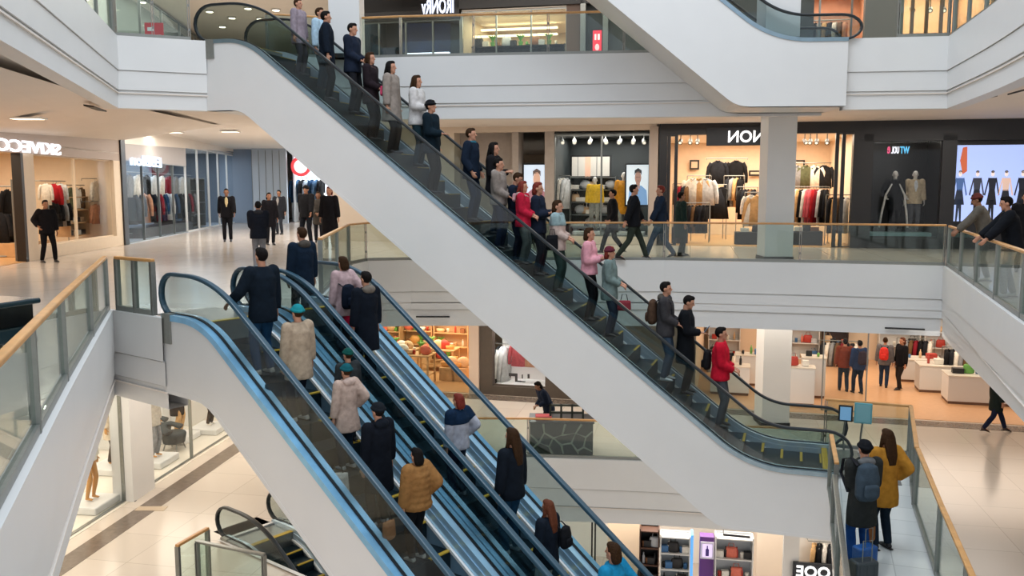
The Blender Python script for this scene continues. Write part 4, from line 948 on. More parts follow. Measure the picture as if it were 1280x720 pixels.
obj('panel', MB().box(-.22, .22, -.02, .02, .05, 1.75), plain('#c3252d'), t); obj('foot', MB().box(-.25, .25, -.15, .15, 0, .05), M_DARK, t); obj('white_mark', MB().box(-.09, .09, -.026, -.021, 1.2, 1.5).box(-.12, .12, -.026, -.021, .7, .78).box(-.12, .12, -.026, -.021, .55, .62), M_WHITE, t)
# wall end between the walkway and the far shops
wbx(FR, -11.6, -7.4, 0, 9, 0, 3.7, M_CREAM, 'wall_partition')

# ---- second floor, far side, left to right
wbx(FR, -7.4, -5.5, .7, .8, 0, 3.55, mat('stone_wall', '#a79b90', .6, noise=.05)); wbx(FR, -7.5, -1.0, -.02, .3, 3.5, 3.7, M_CREAM)
wbx(FR, -5.5, -5.3, 0, .8, 0, 3.5, mat('stone_wall', '#a79b90'))
s0, s1, za, zb = rect(FR, 655, 206, 687, 262, .6)
def framed_screen(fr, s0, s1, za, zb, d, label, bg, shapes, fm=M_DARK, e=1.0, cat='screen', name='advert_screen'):
    p = fr.pt((s0 + s1) / 2, d, za); w = abs(s1 - s0) / 2; h = zb - za
    t = thing(name, label, cat, p, fr.rot)
    mb = MB().box(-w - .05, w + .05, 0, .08, -.05, h + .05); obj('housing', mb, fm, t)
    obj('panel', MB().box(-w, w, -.012, 0, 0, h), glow(bg, e), t)
    for (nm, pts, c) in shapes: obj(nm, MB().plate([(x * w, z * h) for x, z in pts], -.02, -.0125), glow(c, e * .9), t)
    return t
def oval(cx, cz, rx, rz, n=14): return [(cx + rx * math.cos(2 * math.pi * k / n), cz + rz * math.sin(2 * math.pi * k / n)) for k in range(n)]
PORT = lambda hc, sk, sh: [('printed_shirt', [(-.85, 0), (.85, 0), (.75, .36), (.3, .48), (-.3, .48), (-.75, .36)], sh), ('printed_neck', [(-.16, .40), (.16, .40), (.16, .58), (-.16, .58)], sk),
                           ('printed_face', oval(0, .68, .28, .16), sk), ('printed_hair', [(-.3, .74), (-.3, .86), (0, .92), (.3, .86), (.3, .74), (.2, .8), (-.2, .8)], hc)]
framed_screen(FR, s0, s1, za, zb, .6, 'lit advert screen with a pale figure on the stone wall', '#c9d7e6', PORT('#5c4a44', '#c99e86', '#9c6a72'), e=.9)
# dark window shop
sa = FR.at(692, 300, 0)[0]; sb = FR.at(810, 300, 0)[0]
M_DKW = mat('dark_shop_wall', '#33393a', .6, noise=.05)
shell(FR, sa, sb, 0, 3.45, 3.4, M_DKW, M_SHOPW, 110, (1, .95, .88), M_DKW); pane(FR, sa, sb, .25, 3.4, .1, 4, M_STEEL, 1, .05); wbx(FR, sa, sb, 0, .3, 0, .25, M_CREAM)
wbx(FR, sb, sb + .26, -.08, .3, 0, 3.6, mat('beige_pilaster', '#b5a598', .6)); wbx(FR, sa - .3, sa, 0, .3, 0, 3.5, mat('stone_wall', '#a79b90'))
s0, s1, za, zb = rect(FR, 783, 206, 812, 256, .5)
framed_screen(FR, s0, s1, za, zb, .5, 'advert screen with a man in a blue shirt in the dark shop window', '#cdd6dc', PORT('#1c1a1a', '#9a7566', '#6f93bb') + [('printed_eye', oval(-.1, .69, .05, .012), '#221a18'), ('printed_eye', oval(.1, .69, .05, .012), '#221a18'), ('printed_mouth', oval(0, .60, .08, .012), '#6d3a36'), ('printed_strap', [(-.5, 0), (-.3, 0), (-.2, .45), (-.32, .44)], '#24303f')], e=.9)
s0, s1, za, zb = rect(FR, 715, 196, 762, 223, 2.2)
framed_screen(FR, s0, s1, za, zb, 2.2, 'wide pale photo panel at the back of the dark shop', '#b9b2a8', [('printed_panel', [(-.3, 0), (.0, 0), (.0, 1), (-.3, 1)], '#d2a58c'), ('printed_panel', [(.3, .0), (.35, 0), (.35, 1), (.3, 1)], '#7d7a76'), ('printed_panel', [(-.7, 0), (-.66, 0), (-.66, 1), (-.7, 1)], '#7d7a76')], e=.7)
spotlights(FR, .8, [703, 718, 738, 757, 775, 792, 805], 174, 'inside the dark shop window', mat('white_lamp_body', '#d7dad8', .4))
def mann(fr, px, py, d, H, label, top, legs, rz=-90, **k):
    s, z = fr.at(px, py, d); fl = k.pop('base', 0.012); p = fr.pt(s, d, fl)
    return person(label, (p.x, p.y, p.z + .03), fr.rot + R(rz), H, top, legs, hair=None, mannequin=True, skin=M_MANN, group='shop mannequins', **k)
M_MANN = mat('white_mannequin', '#d9d5cf', .35)
def plinth(fr, px, d, w, dp, h, label, z=0.012, m=M_WHITE): return box_thing('display_plinth', label, 'plinth', fr, fr.at(px, 300, d)[0], d, z, w, dp, h, m)
plinth(FR, 744, .9, 1.4, .7, .35, 'low white plinth under the mannequin in the yellow top'); plinth(FR, 778, .9, 1.4, .7, .35, 'low white plinth under the mannequin in the mustard coat')
mann(FR, 743, 290, .9, 1.72, 'mannequin in a yellow top and grey trousers', '#e4b93a', '#8d8f88', base=.36, tl=.90)
mann(FR, 779, 290, .9, 1.86, 'mannequin in a long mustard coat', '#d3912b', '#8d8f88', base=.36, tl=.5)
for k, (py, px0, px1) in enumerate([(226, 712, 770), (240, 712, 768), (254, 712, 768), (268, 712, 770), (282, 712, 770)]):
    s0, z = FR.at(px0, py, 1.8); s1, _ = FR.at(px1, py, 1.8)
    if k == 0: shelf_unit(FR, s0, s1, 1.8, 2.2, .02, FR.at(740, 220, 1.8)[1], 6, M_STEEL, 'long steel shelving behind the yellow-topped mannequin', back=M_BLACK); zt_ = FR.at(740, 220, 1.8)[1] - .02
    goods_row(FR, s0 + .1, s1 - .1, 1.95, .05 + zt_ * .194 * (5 - k - 1) + .02, [(['folded_clothes', 'bag', 'shoe', 'folded_clothes', 'cushion'][(k + j * 2) % 5], ['#e8e4da', '#1e1d1f', '#b9bcc0', '#d8b48c', '#e8e4da'][(k * 3 + j) % 5]) for j in range(8)], 'on the %s shelf down of the dark shop' % ORD[k], 'goods on the steel shelving of the dark shop', 1.0)
s0, s1, za, zb = rect(FR, 696, 205, 708, 262, 1.2)
hang_row(FR, .9, 696, 710, 222, [('side', '#cfd0d0'), ('side', '#e6dfd3'), ('side', '#cfd0d0')], 'at the left edge of the dark shop window', 'tops at the left of the dark shop', 1.0, True, down=.02)

# the black-framed warm shop with the big mirrored name
sc_, sd = FR.at(822, 300)[0], FR.at(1075, 300)[0]
so, so1 = FR.at(842, 300)[0], FR.at(1048, 300)[0]
zz = FR.at(900, 168)[1]
wbx(FR, sc_, sd, -.02, .3, zz, 3.68, M_BLACK); wbx(FR, sc_, so - .25, -.02, .3, 0, zz, M_BLACK); wbx(FR, FR.at(1062, 300)[0], sd, -.02, .3, 0, zz, M_BLACK)
shell(FR, sc_ + .1, sd - .1, 0, zz + .1, 6.5, mat('warm_shop_wall', '#e6cfb4', .6, noise=.03), M_SHOPF, 480, (1, .84, .66))
for a in (834, 843, 1042, 1050):
    s = FR.at(a, 300)[0]; wbx(FR, s - .05, s + .05, 0, .12, 0, zz, M_BLACK)
pane(FR, FR.at(823, 300)[0], FR.at(842, 300)[0], 0, zz, .06, 5, M_BLACK, 0, .04); pane(FR, FR.at(1043, 300)[0], FR.at(1063, 300)[0], 0, zz, .06, 6, M_BLACK, 0, .04)
s0, s1, za, zb = rect(FR, 896, 158, 960, 181, -.1)
t = thing('sign_board', 'black board carrying the big white mirrored letters', 'sign board', FR.pt((s0 + s1) / 2, -.1, za), FR.rot)
w = abs(s1 - s0) / 2 + .3; bevel(obj('board', MB().box(-w, w + .2, 0, .08, -.02, zb - za), mat('navy_black_board', '#10151d', .4), t), .01)
sign(FR, 910, 960, 163, 178, -.16, 'INON', glow('#ffffff', 1.2), 'big lit white letters on the black-framed shop, mirrored')
spotlights(FR, 1.2, [851, 863, 872, 889, 1006, 1013, 1021, 1034], 174, 'inside the black-framed warm shop')
g = 'clothes in the black-framed warm shop'
hang_row(FR, 4.6, 886, 932, 200, [('jacket', '#24262b'), ('jacket', '#1a1a1c')], 'high on the back wall of the black-framed shop', g, .85, sup='wall')
hang_row(FR, 3.4, 886, 906, 233, [('skirt', '#1a1a1c'), ('skirt', '#24262b'), ('dress', '#1a1a1c')], 'below the two high dark jackets', g, 1.1, down=.02)
hang_row(FR, 3.8, 908, 928, 222, [('side', '#24262b'), ('side', '#8d8f92'), ('side', '#c9a06e'), ('side', '#1a1a1c')], 'right of the dark skirts', g, 1.0, True, down=.02)
hang_row(FR, 2.2, 862, 886, 222, [('jacket', '#e6dfd3'), ('jacket', '#c9a06e'), ('jacket', '#cfd0d0')], 'left of the dark skirts in the warm shop', g, .9, down=.02)
hang_row(FR, 2.2, 844, 862, 232, [('side', '#6b5138'), ('side', '#7c1f2b'), ('side', '#24262b'), ('side', '#6b5138')], 'just inside the left glass of the warm shop', g, .8, True, down=.02)
hang_row(FR, 1.4, 858, 884, 256, [('side', c) for c in ('#1a1a1c', '#24262b', '#6b5138', '#1a1a1c', '#24262b', '#1a1a1c')], 'on the low rail at the left of the warm shop', g, .9, True, down=.02)
hang_row(FR, 2.6, 924, 944, 236, [('side', c) for c in ('#1a1a1c', '#24262b', '#1a1a1c', '#6b5138', '#24262b')], 'in the middle of the warm shop', g, 1.0, True, down=.02)
hang_row(FR, 1.4, 934, 962, 243, [('coat', '#e6dfd3'), ('jacket', '#c9a06e'), ('coat', '#e6dfd3')], 'just left of the round column', g, 1.0, down=.02)
hang_row(FR, 2.0, 992, 1034, 236, [('side', c) for c in ('#e6dfd3', '#c9a06e', '#1a1a1c', '#e6dfd3', '#d3606a', '#d3606a', '#b0272f', '#7c1f2b', '#cfd0d0', '#1a1a1c', '#24262b')], 'on the long rail right of the column', g, 1.15, True, down=.02)
hang_row(FR, 4.2, 990, 1036, 206, [('jacket', c) for c in ('#8d8f92', '#5c6047', '#e6dfd3', '#24262b')], 'high on the back wall right of the column', g, .8, sup='wall')
hang_row(FR, 1.0, 1036, 1060, 246, [('side', c) for c in ('#1a1a1c', '#c9a06e', '#6b5138', '#24262b', '#cfd0d0')], 'behind the right glass of the warm shop', g, 1.1, True, down=.02)
for i, (a, b, c, d_) in enumerate([(862, 200, 874, 212), (936, 213, 952, 220), (992, 200, 1006, 212)]):
    s0, s1, za, zb = rect(FR, a, b, c, d_, 6.3)
    t = thing('framed_picture', 'small dark-framed picture, %s from the left on the warm shop back wall' % ORD[i], 'picture', FR.pt((s0 + s1) / 2, 6.3, za), FR.rot); w = abs(s1 - s0) / 2; h = zb - za
    obj('frame', MB().box(-w, w, 0, .05, 0, h), M_DARK, t); obj('print', MB().box(-w + .06, w - .06, -.01, 0, .06, h - .06), plain('#cbb49a'), t)
for i, (px, d, h, w) in enumerate([(945, 1.0, .38, 1.3), (1008, 1.1, .42, .9), (850, 1.2, .5, .5)]):
    box_thing('display_plinth', 'dark display table, %s from the left on the warm shop floor' % ['second', 'third', 'first'][i], 'table', FR, FR.at(px, 290, d)[0], d, .012, w, .6, h, M_DARK)
    goods_row(FR, FR.at(px, 290, d)[0] - w * .4, FR.at(px, 290, d)[0] + w * .4, d, .012 + h, [('folded_clothes', '#e8e4da'), ('bag', '#1e1d1f'), ('folded_clothes', '#8a5a3a')][:3 if w > .6 else 1], 'on the %s dark table of the warm shop' % ORD[i], 'goods on the dark tables', .9)
# dark shop with two mannequins, then the large lit screen
se = FR.at(1190, 300)[0]
wbx(FR, sd, 12.5, -.02, .3, FR.at(1150, 176)[1], 3.68, M_BLACK); wbx(FR, sd, sd + .25, -.02, .3, 0, 3.3, M_BLACK); wbx(FR, FR.at(1172, 300)[0], se, -.02, .3, 0, 3.3, M_BLACK); wbx(FR, sd, se, -.02, .25, 0, .3, M_BLACK)
shell(FR, sd + .1, se - .1, 0, 3.3, 3.0, M_BLACK, mat('black_floor', '#1d2022', .15), 22, (1, .9, .8), M_BLACK); pane(FR, sd + .25, FR.at(1172, 300)[0], .3, 3.15, .1, 7, M_BLACK, 0, .05)
for a, b, c, nm, cl in ((1109, 1113, 'r', 'pink', '#e0517a'), (1114, 1124, 'IO', 'white', '#f5f5ff'), (1125, 1137, 'UTW', 'blue', '#58b8e8')): sign(FR, a, b, 183, 192, .3, {'r': 'e', 'IO': 'UOL', 'UTW': 'WT'}[c], glow(cl, 1.1), '%s part of the small lit mirrored sign above the two mannequins' % nm)
plinth(FR, 1118, .9, 1.9, .7, .42, 'round-cornered plinth under the two mannequins in the black shop', m=mat('pale_teal_top', '#8fb0b4', .4))
mann(FR, 1116, 285, .9, 1.80, 'mannequin in a black top with a white-edged cape', '#1f2124', '#15161a', base=.43, arms='hip', tl=.6)
mann(FR, 1141, 285, .9, 1.80, 'mannequin in a beige jacket and grey trousers', '#b9a88e', '#55585e', base=.43, arms='hip', lining='#c7ccd2')
t = thing('cape', 'white-edged cape hanging open round the left mannequin', 'cape', FR.pt(FR.at(1116, 285, .9)[0], .9, .45), FR.rot)
for s in (-1, 1): obj('edge', MB().tube([(s * .10, -.12, 1.42), (s * .26, -.10, 1.1), (s * .34, -.06, .6), (s * .40, -.05, .12)], [.02, .03, .035, .03], 8), cloth('#dcdad6'), t, True)
s0, s1, za, zb = rect(FR, 1193, 181, 1330, 277, .1)
pz = [(-.9, '#3f5a88', '#1c2433', 0), (-.58, '#2d2f3a', '#17191f', 1), (-.30, '#171a24', '#14161d', 2), (-.05, '#c7a99a', '#191c24', 1), (.25, '#171a24', '#14161d', 0), (.6, '#3f5a88', '#1c2433', 2)]
shp = []
for i, (x, c1, c2, q) in enumerate(pz):
    x += .0; w = .075
    shp += [('printed_legs', [(x - w * .7, .0), (x - w * .3, .0), (x, .22), (x + w * .3, 0), (x + w * .7, 0), (x + w * .6, .34), (x - w * .6, .34)], c2), ('printed_skirt', [(x - w * 1.3, .26), (x + w * 1.3, .26), (x + w * .7, .5), (x - w * .7, .5)], c2),
            ('printed_top', [(x - w * .7, .48), (x + w * .7, .48), (x + w, .68), (x - w, .68)], c1), ('printed_arm', [(x - w * 1.9, .42), (x - w * 1.6, .40), (x - w * .8, .66), (x - w, .69)], c1), ('printed_arm', [(x + w * 1.9, .42), (x + w * 1.6, .40), (x + w * .8, .66), (x + w, .69)], c1),
            ('printed_head', oval(x, .745, w * .42, .04), '#e2cfc4'), ('printed_hair', oval(x, .775, w * .42, .022), '#2a2422')]
shp = [(n_, [(x_, z_ * .84 + .0) for x_, z_ in q_], c_) for n_, q_, c_ in shp]
shp += [('printed_scarf', [(-.86, .62), (-.78, .66), (-.80, .98), (-.88, .97), (-.92, .8)], '#b5593a')]
framed_screen(FR, s0, s1, za, zb, .1, 'very large lit screen of posing models at the right edge', '#9fb2e2', shp, M_BLACK, 1.0)
wbx(FR, se, 13, .3, .5, 0, 3.3, M_BLACK); wbx(FR, 12.2, 15, -.02, .3, 0, 3.68, M_BLACK)
# white columns
def column(px, py, z, zt, r, label):
    x, y = P(px, py, z); o = struct('column', MB().tube([(x, y, z), (x, y, zt)], r, 36), M_WHITE, True); o.data.polygons.foreach_set('use_smooth', [len(p.vertices) == 4 for p in o.data.polygons])
    struct('column_base', MB().tube([(x, y, z), (x, y, z + .12)], r + .03, 36), M_DARK); return x, y
def sqcol(px, py, z, zt, w, m=M_WHITE):
    x, y = P(px, py, z); struct('column', MB().box(x - w, x + w, y, y + 2 * w, z, zt), m); struct('column_base', MB().box(x - w - .02, x + w + .02, y - .02, y + 2 * w + .02, z, z + .10), M_DARK); return x, y
sqcol(973, 326, 0, 3.7, .34); sqcol(969, 533, -4.8, -1.4, .38); sqcol(960, 748, -9.6, -6, .36, M_CREAM)
sqcol(431, 72, 4.8, 8.2, .36); sqcol(978, 52, 4.8, 8.2, .36)
# ---- third floor: shopfronts glimpsed above the white fascia
z3 = 4.8
wbx(FR, -11.6, 16, 6.0, 6.1, z3, 8.2, M_CREAM, 'wall_far')
a, b = FR.at(440, 30)[0], FR.at(575, 30)[0]
zb3 = FR.at(500, 26)[1]
wbx(FR, a, b + 6, -.1, .3, FR.at(640, 14)[1] + .12, 8.2, M_BLACK); wbx(FR, a, b, -.1, .3, zb3 + .0, 8.2, M_BLACK)
sign(FR, 527, 567, -2, 17, -.16, 'IRONRv', glow('#dfe8ff', 1.2), 'lit white mirrored letters on the black band at the top centre')
shell(FR, a + .05, b - .05, z3, 7.6, 3.0, M_DKW, M_SHOPW, 40, (.8, .9, 1), M_DKW); pane(FR, a, b, z3, zb3, .05, 8, M_STEEL, 3, .05)
s0, s1, za, zb = rect(FR, 503, 28, 561, 64, .6)
tag(obj('blue_curtain', MB().plate([(0, 0), (s1 - s0, 0), (s1 - s0, zb - za), (0, zb - za)], 0, .06), mat('dark_blue_display', '#1e2f52', .5, noise=.3, nscale=3)), 'dark blue display panel behind the glass under the lit top centre name', 'display panel').location = FR.pt(s0, .6, za)
s0, s1, za, zb = rect(FR, 509, 66, 562, 73, .3)
box_thing('light_box', 'bright white light box low behind the upper railing', 'light box', FR, (s0 + s1) / 2, .3, za, s1 - s0, .15, max(.15, zb - za), glow('#e9ecff', 2.2))
a, b = FR.at(577, 30)[0], FR.at(708, 30)[0]
shell(FR, a, b, z3, FR.at(640, 14)[1] + .1, 4.5, mat('tan_shop_wall', '#c9b79e', .6), M_SHOPF, 150, (1, .86, .66)); pane(FR, a, b, z3, FR.at(640, 16)[1] + .1, .05, 9, M_STEEL, 2, .04)
for k, py in enumerate((30, 40, 48)):
    s0, z = FR.at(580, py, 3.5 - k); s1, _ = FR.at(700, py, 3.5 - k)
    box_thing('strip_light', 'long warm strip light, %s from the top in the tan upper shop' % ORD[k], 'strip light', FR, (s0 + s1) / 2, 3.5 - k, z, (s1 - s0) * .95, .12, .06, glow('#ffe6bd', 3.0), 'strip lights of the tan upper shop')
s0, s1, za, zb = rect(FR, 585, 56, 706, 74, 1.2)
shelf_unit(FR, s0, s1, 1.2, 1.7, z3 + .02, zb, 3, M_DARK, 'long dark counter unit in the tan upper shop')
goods_row(FR, s0 + .2, s1 - .2, 1.4, zb - .01, [(['bag', 'box', 'plant', 'shoe'][j % 4], ['#1e1d1f', '#e8e4da', '#6aa84f', '#8a5a3a', '#b9bcc0'][j % 5]) for j in range(12)], 'along the dark counter of the tan upper shop', 'goods on the upper dark counter', 1.2)
a2, b2 = FR.at(708, 40)[0], FR.at(800, 40)[0]
wbx(FR, a2, a2 + .5, 0, .3, z3, 8.2, mat('brown_cladding', '#5a463b', .5)); wbx(FR, a2 + .5, b2 + 5, .2, .4, z3, 8.2, M_DKW)
for px in (729, 757): s, z = FR.at(px, 50); wbx(FR, s - .08, s + .08, -.1, .2, z3, 8.2, M_STEEL)
s0, s1, za, zb = rect(FR, 741, 38, 752, 68, -.05)
t = framed_screen(FR, s0, s1, za, zb, -.05, 'narrow bright red poster behind the upper railing', '#dd2b40', [('printed_mark', [(-.6, .6), (-.2, .6), (-.2, .85), (-.6, .85)], '#f4dada'), ('printed_mark', [(.1, .6), (.6, .6), (.6, .85), (.1, .85)], '#f4dada'), ('printed_mark', oval(0, .3, .5, .14), '#f0b8bc')], M_DARK, 1.0, 'poster', 'poster')
# upper right corner shops
a, b = FR.at(985, 30)[0], FR.at(1105, 30)[0]
shell(FR, a, b, z3, 8.1, 4.5, mat('rosy_shop_wall', '#c79b80', .6, noise=.2, nscale=2), M_SHOPF, 150, (1, .8, .62)); pane(FR, a, b, z3, 8.0, .05, 10, M_STEEL, 2, .05)
hang_row(FR, 1.5, 996, 1060, 28, [('side', c) for c in ('#c58f72', '#6b5138', '#e6dfd3', '#1a1a1c', '#8d8f92', '#c9a06e', '#24262b', '#e6dfd3', '#6b5138', '#c58f72')], 'behind the foot of the top right escalator', 'clothes behind the top right escalator', .9, True, down=z3)
hang_row(FR, 3.5, 868, 950, 18, [('side', c) for c in ('#1a1a1c', '#e6dfd3', '#8d8f92', '#24262b', '#c9a06e', '#4e6d8c', '#e6dfd3', '#24262b', '#8d8f92')], 'behind the glass of the top right escalator', 'clothes behind the top right escalator', .9, True, down=z3)
wbx(FR, FR.at(1072, 30)[0], FR.at(1118, 30)[0], -1.2, -.9, z3, 8.2, mat('grey_green_cladding', '#5f6663', .4)); 
shell(FR, FR.at(1120, 30)[0], FR.at(1240, 30)[0], z3, 8.1, 4.0, mat('peach_shop_wall', '#e5c3a0', .6), M_SHOPF, 170, (1, .8, .6)); pane(FR, FR.at(1120, 30)[0], FR.at(1192, 30)[0], z3, 8.0, -.2, 11, mat('bronze_frame', '#6b5646', .4, .4), 3, .09)
spotlights(FR, .8, [1140, 1163, 1180], 9, 'in the peach upper shop', top=1.2)
box_thing('display_plinth', 'pale wooden counter in the peach upper shop', 'counter', FR, FR.at(1165, 30, 1.5)[0], 1.6, z3 + .012, 1.6, .6, 1.5, mat('light_oak', '#c9a377', .5))
wbx(FR, FR.at(800, 20)[0], FR.at(985, 20)[0], 3.9, 4.0, z3, 8.1, mat('tan_shop_wall', '#c9b79e', .6))
# upper left: glass shopfront and ceiling spots
wbx(FL1, 2, 17.5, .6, .7, z3, 8.2, mat('tan_shop_wall', '#c9b79e', .6)); wbx(FL2, 0, 18, .6, .7, z3, 8.2, mat('green_grey_wall', '#98a39b', .6)); pane(FL2, 0, 18, z3, 8.1, 0, 12, M_STEEL, 6, .06)
wbx(FE, 0, 9.5, 0, .1, z3, 8.2, mat('green_grey_wall', '#98a39b', .6))
for i, (px, py) in enumerate([(155, 5), (178, 2), (172, 22), (152, 30), (204, 34), (262, 14), (310, 10), (325, 23), (345, 12), (278, 33), (290, 22)]):
    x, y = P(px, py, 8.13)
    if y > 50: continue
    t = thing('ceiling_light', 'round ceiling spot of the top floor, %s counted from the left' % ORD[i], 'ceiling light', (x, y, 8.10), 0, 'round ceiling spots of the top floor')
    obj('trim_ring', MB().tube([(0, 0, 0), (0, 0, .04)], .16, 16), M_WHITE, t); obj('lens', MB().tube([(0, 0, -.01), (0, 0, 0)], .12, 16), glow('#fff0d0', 6.0), t)
sx_, sz_ = FL1.at(193, 43, -1.5); p = Vector((*P(193, 43, 5.15), 5.15))
t = thing('notice_board', 'red notice with a white panel behind the top left railing', 'notice', (p.x, p.y, 4.8), R(5))
obj('panel', MB().box(-.20, .20, -.02, .02, .10, .60), plain('#c4262c'), t); obj('white_panel', MB().box(-.14, .14, -.026, -.021, .16, .34).box(-.14, .0, -.026, -.021, .42, .5), M_WHITE, t); obj('stand', MB().tube([(0, 0, 0), (0, 0, .12)], .03, 8).box(-.15, .15, -.1, .1, 0, .02), M_DARK, t)

# ---- first floor, far: home shop, dark wall with bright window, then the wide open shop
f1 = -4.8; zc = -1.55
a, b = F1.at(395, 480)[0], F1.at(588, 490)[0]
shell(F1, a, b, f1, zc, 5.5, mat('warm_shop_wall', '#e9c9a4', .6), mat('tan_shop_floor', '#b98f66', .3), 420, (1, .78, .54))
wbx(F1, b, F1.at(600, 490)[0], -.15, .3, f1, zc, mat('pinkish_pillar', '#d9c4b2', .6)); 
c1, c2 = F1.at(600, 490)[0], F1.at(696, 490)[0]
M_BRN = mat('dark_taupe_wall', '#52483f', .5, noise=.06)
w0, w1, wz0, wz1 = rect(F1, 616, 405, 682, 484, 0)
wbx(F1, c1, w0, -.05, .25, f1, zc, M_BRN); wbx(F1, w1, c2, -.05, .25, f1, zc, M_BRN); wbx(F1, w0, w1, -.05, .25, f1, wz0, M_BRN)
struct('wall_shop', wbox(F1, w0, w1, 1.2, 1.3, f1, zc), mat('bright_display_back', '#f2efec', .5)); pane(F1, w0, w1, wz0, zc, .1, 13, M_BRN, 0, .04)
p = F1.pt((w0 + w1) / 2, .6, zc - .1); area(tuple(p), (w1 - w0) * .8, .8, 90, (1, .97, .95), (0, 0, F1.rot))
struct('floor_shop', wbox(F1, w0, w1, .1, 1.2, wz0 - .02, wz0), M_WHITE)
hang_row(F1, .7, 642, 684, 428, [('jacket', '#d3606a'), ('jacket', '#e08a80') if False else ('jacket', '#dba183'), ('shirt', '#d3606a')], 'in the bright window of the dark taupe wall', 'clothes in the bright lower window', .8, sup='wall')
hang_row(F1, .8, 622, 634, 432, [('side', '#24262b'), ('side', '#f2f0ea'), ('side', '#cfd0d0')], 'at the left of the bright lower window', 'clothes in the bright lower window', 1.3, True, sup='wall')
s0, s1, za, zb = rect(F1, 636, 467, 662, 477, .06); w_ = s1 - s0; h_ = zb - za; mb = MB()
for x0_, x1_, z0_, z1_ in ((0, .42, .62, 1), (.05, .1, .45, .62), (.3, .42, 0, .62), (.42, .62, .0, .12), (.62, .68, .4, .9), (.9, 1, .45, 1), (.3, .8, -.05, .08)): mb.box(x0_ * w_, x1_ * w_, 0, .01, z0_ * h_, z1_ * h_)
o = obj('window_lettering', mb, mat('dark_lettering', '#3a3a3c', .5)); o.location = F1.pt(s0, .06, za); o.rotation_euler = (0, 0, F1.rot); tag(o, 'small blurred dark lettering low on the bright lower window', 'lettering')
g = 'goods in the home shop'
OAK = mat('light_oak', '#c9a377', .5)
s0, s1, za, zb = rect(F1, 505, 434, 530, 475, 1.2)
def table(fr, s, d, z, w, dp, h, m, label):
    t = thing('display_table', label, 'table', fr.pt(s, d, z), fr.rot)
    bevel(obj('tabletop', MB().box(-w / 2, w / 2, -dp / 2, dp / 2, h - .05, h), m, t), .01)
    for i in (-1, 1):
        for j in (-1, 1): obj('leg', MB().box(i * (w / 2 - .05) - .03, i * (w / 2 - .05) + .03, j * (dp / 2 - .05) - .03, j * (dp / 2 - .05) + .03, 0, h - .05), m, t)
    obj('lower_shelf', MB().box(-w / 2 + .04, w / 2 - .04, -dp / 2 + .04, dp / 2 - .04, h * .3, h * .3 + .03), m, t)
    return t
for i, (px, d, w, h) in enumerate([(520, 1.0, 1.2, 1.0), (497, 2.2, 1.4, .9), (550, 3.2, 1.3, .8)]):
    s = F1.at(px, 470, d)[0]; table(F1, s, d, f1 + .012, w, .8, h, OAK, 'oak display table, %s in the home shop' % ['in front beside the entrance', 'seen past the dark handrail', 'in the middle near the shelves'][i])
    goods_row(F1, s - w * .42, s + w * .42, d - .15, f1 + .012 + h, [(['cushion', 'basket', 'jar', 'bottle', 'cushion'][(i + j) % 5], ['#e8e4da', '#d8b48c', '#b03a30', '#d9a05c', '#e0745e'][(i * 2 + j) % 5]) for j in range(5)], 'on the front of the oak table %s' % ['by the entrance', 'past the handrail', 'near the shelves'][i], g, 1.1)
    goods_row(F1, s - w * .4, s + w * .4, d + .2, f1 + .012 + h, [(['bottle', 'jar', 'plant', 'basket'][(i + j) % 4], ['#8a5a3a', '#e8e4da', '#6aa84f', '#d8b48c'][(i + j) % 4]) for j in range(4)], 'at the back of the oak table %s' % ['by the entrance', 'past the handrail', 'near the shelves'][i], g, 1.2)
for i, (p0, p1, d) in enumerate([(468, 500, 4.6), (503, 540, 5.0), (542, 585, 4.8)]):
    s0 = F1.at(p0, 450, d)[0]; s1 = F1.at(p1, 450, d)[0]
    shelf_unit(F1, s0, s1, d, d + .4, f1 + .012, f1 + 2.7, 6, OAK, 'tall oak shelf unit, %s in the home shop' % ORD[i], back=mat('warm_back', '#d9b48a', .6))
    for k in range(5): goods_row(F1, s0 + .1, s1 - .1, d + .15, f1 + .05 + 2.69 * .97 / 5 * k, [(['basket', 'jar', 'bottle', 'box', 'cushion', 'plant'][(i * 2 + k + j) % 6], ['#d8b48c', '#e8e4da', '#b03a30', '#8a5a3a', '#d9a05c', '#e0745e'][(i + k * 2 + j) % 6]) for j in range(4)], '%s shelf up, %s oak unit of the home shop' % (ORD[k], ORD[i]), 'goods on the oak shelves of the home shop', 1.1)
for i, px in enumerate((560, 575)):
    s = F1.at(px, 470, 1.6)[0]; box_thing('crate', 'pale wooden crate, %s on the home shop floor' % ['left', 'right'][i], 'crate', F1, s, 1.7, f1 + .012, .55, .45, .45, OAK)
    goods_row(F1, s - .2, s + .2, 1.7, f1 + .47, [('basket', '#d9a05c'), ('cushion', '#d8b48c')], 'on the %s pale wooden crate' % ['left', 'right'][i], g, 1.2)
# dark floor band in front of the shops
def strip(fr, s0, s1, d0, d1, z, m, name='floor_band'): return struct(name, wbox(fr, s0, s1, d0, d1, z, z + .006), m)
strip(F1, -.5, 20, -.75, -.15, f1, M_BAND); strip(FS, -6, 17, -.80, -.36, f1, M_BAND)
# wide open shop at right
a, b = F1.at(868, 490)[0], F1.at(1292, 520)[0]
M_PEACHF = mat('peach_shop_floor', '#dfae82', .25, noise=.03)
shell(F1, a, b + 4, f1, zc, 9.0, mat('peach_wall', '#ead2b6', .6), M_PEACHF, 420, (1, .86, .70), dd=.6)
wbx(F1, c2, a, -.05, .25, f1, zc, M_BRN)
for n, (p0, p1) in enumerate([(1027, 1082)]):
    pane(F1, F1.at(p0, 500, .4)[0], F1.at(p1, 500, .4)[0], f1, zc, .4, 14, M_STEEL, 0, .03)
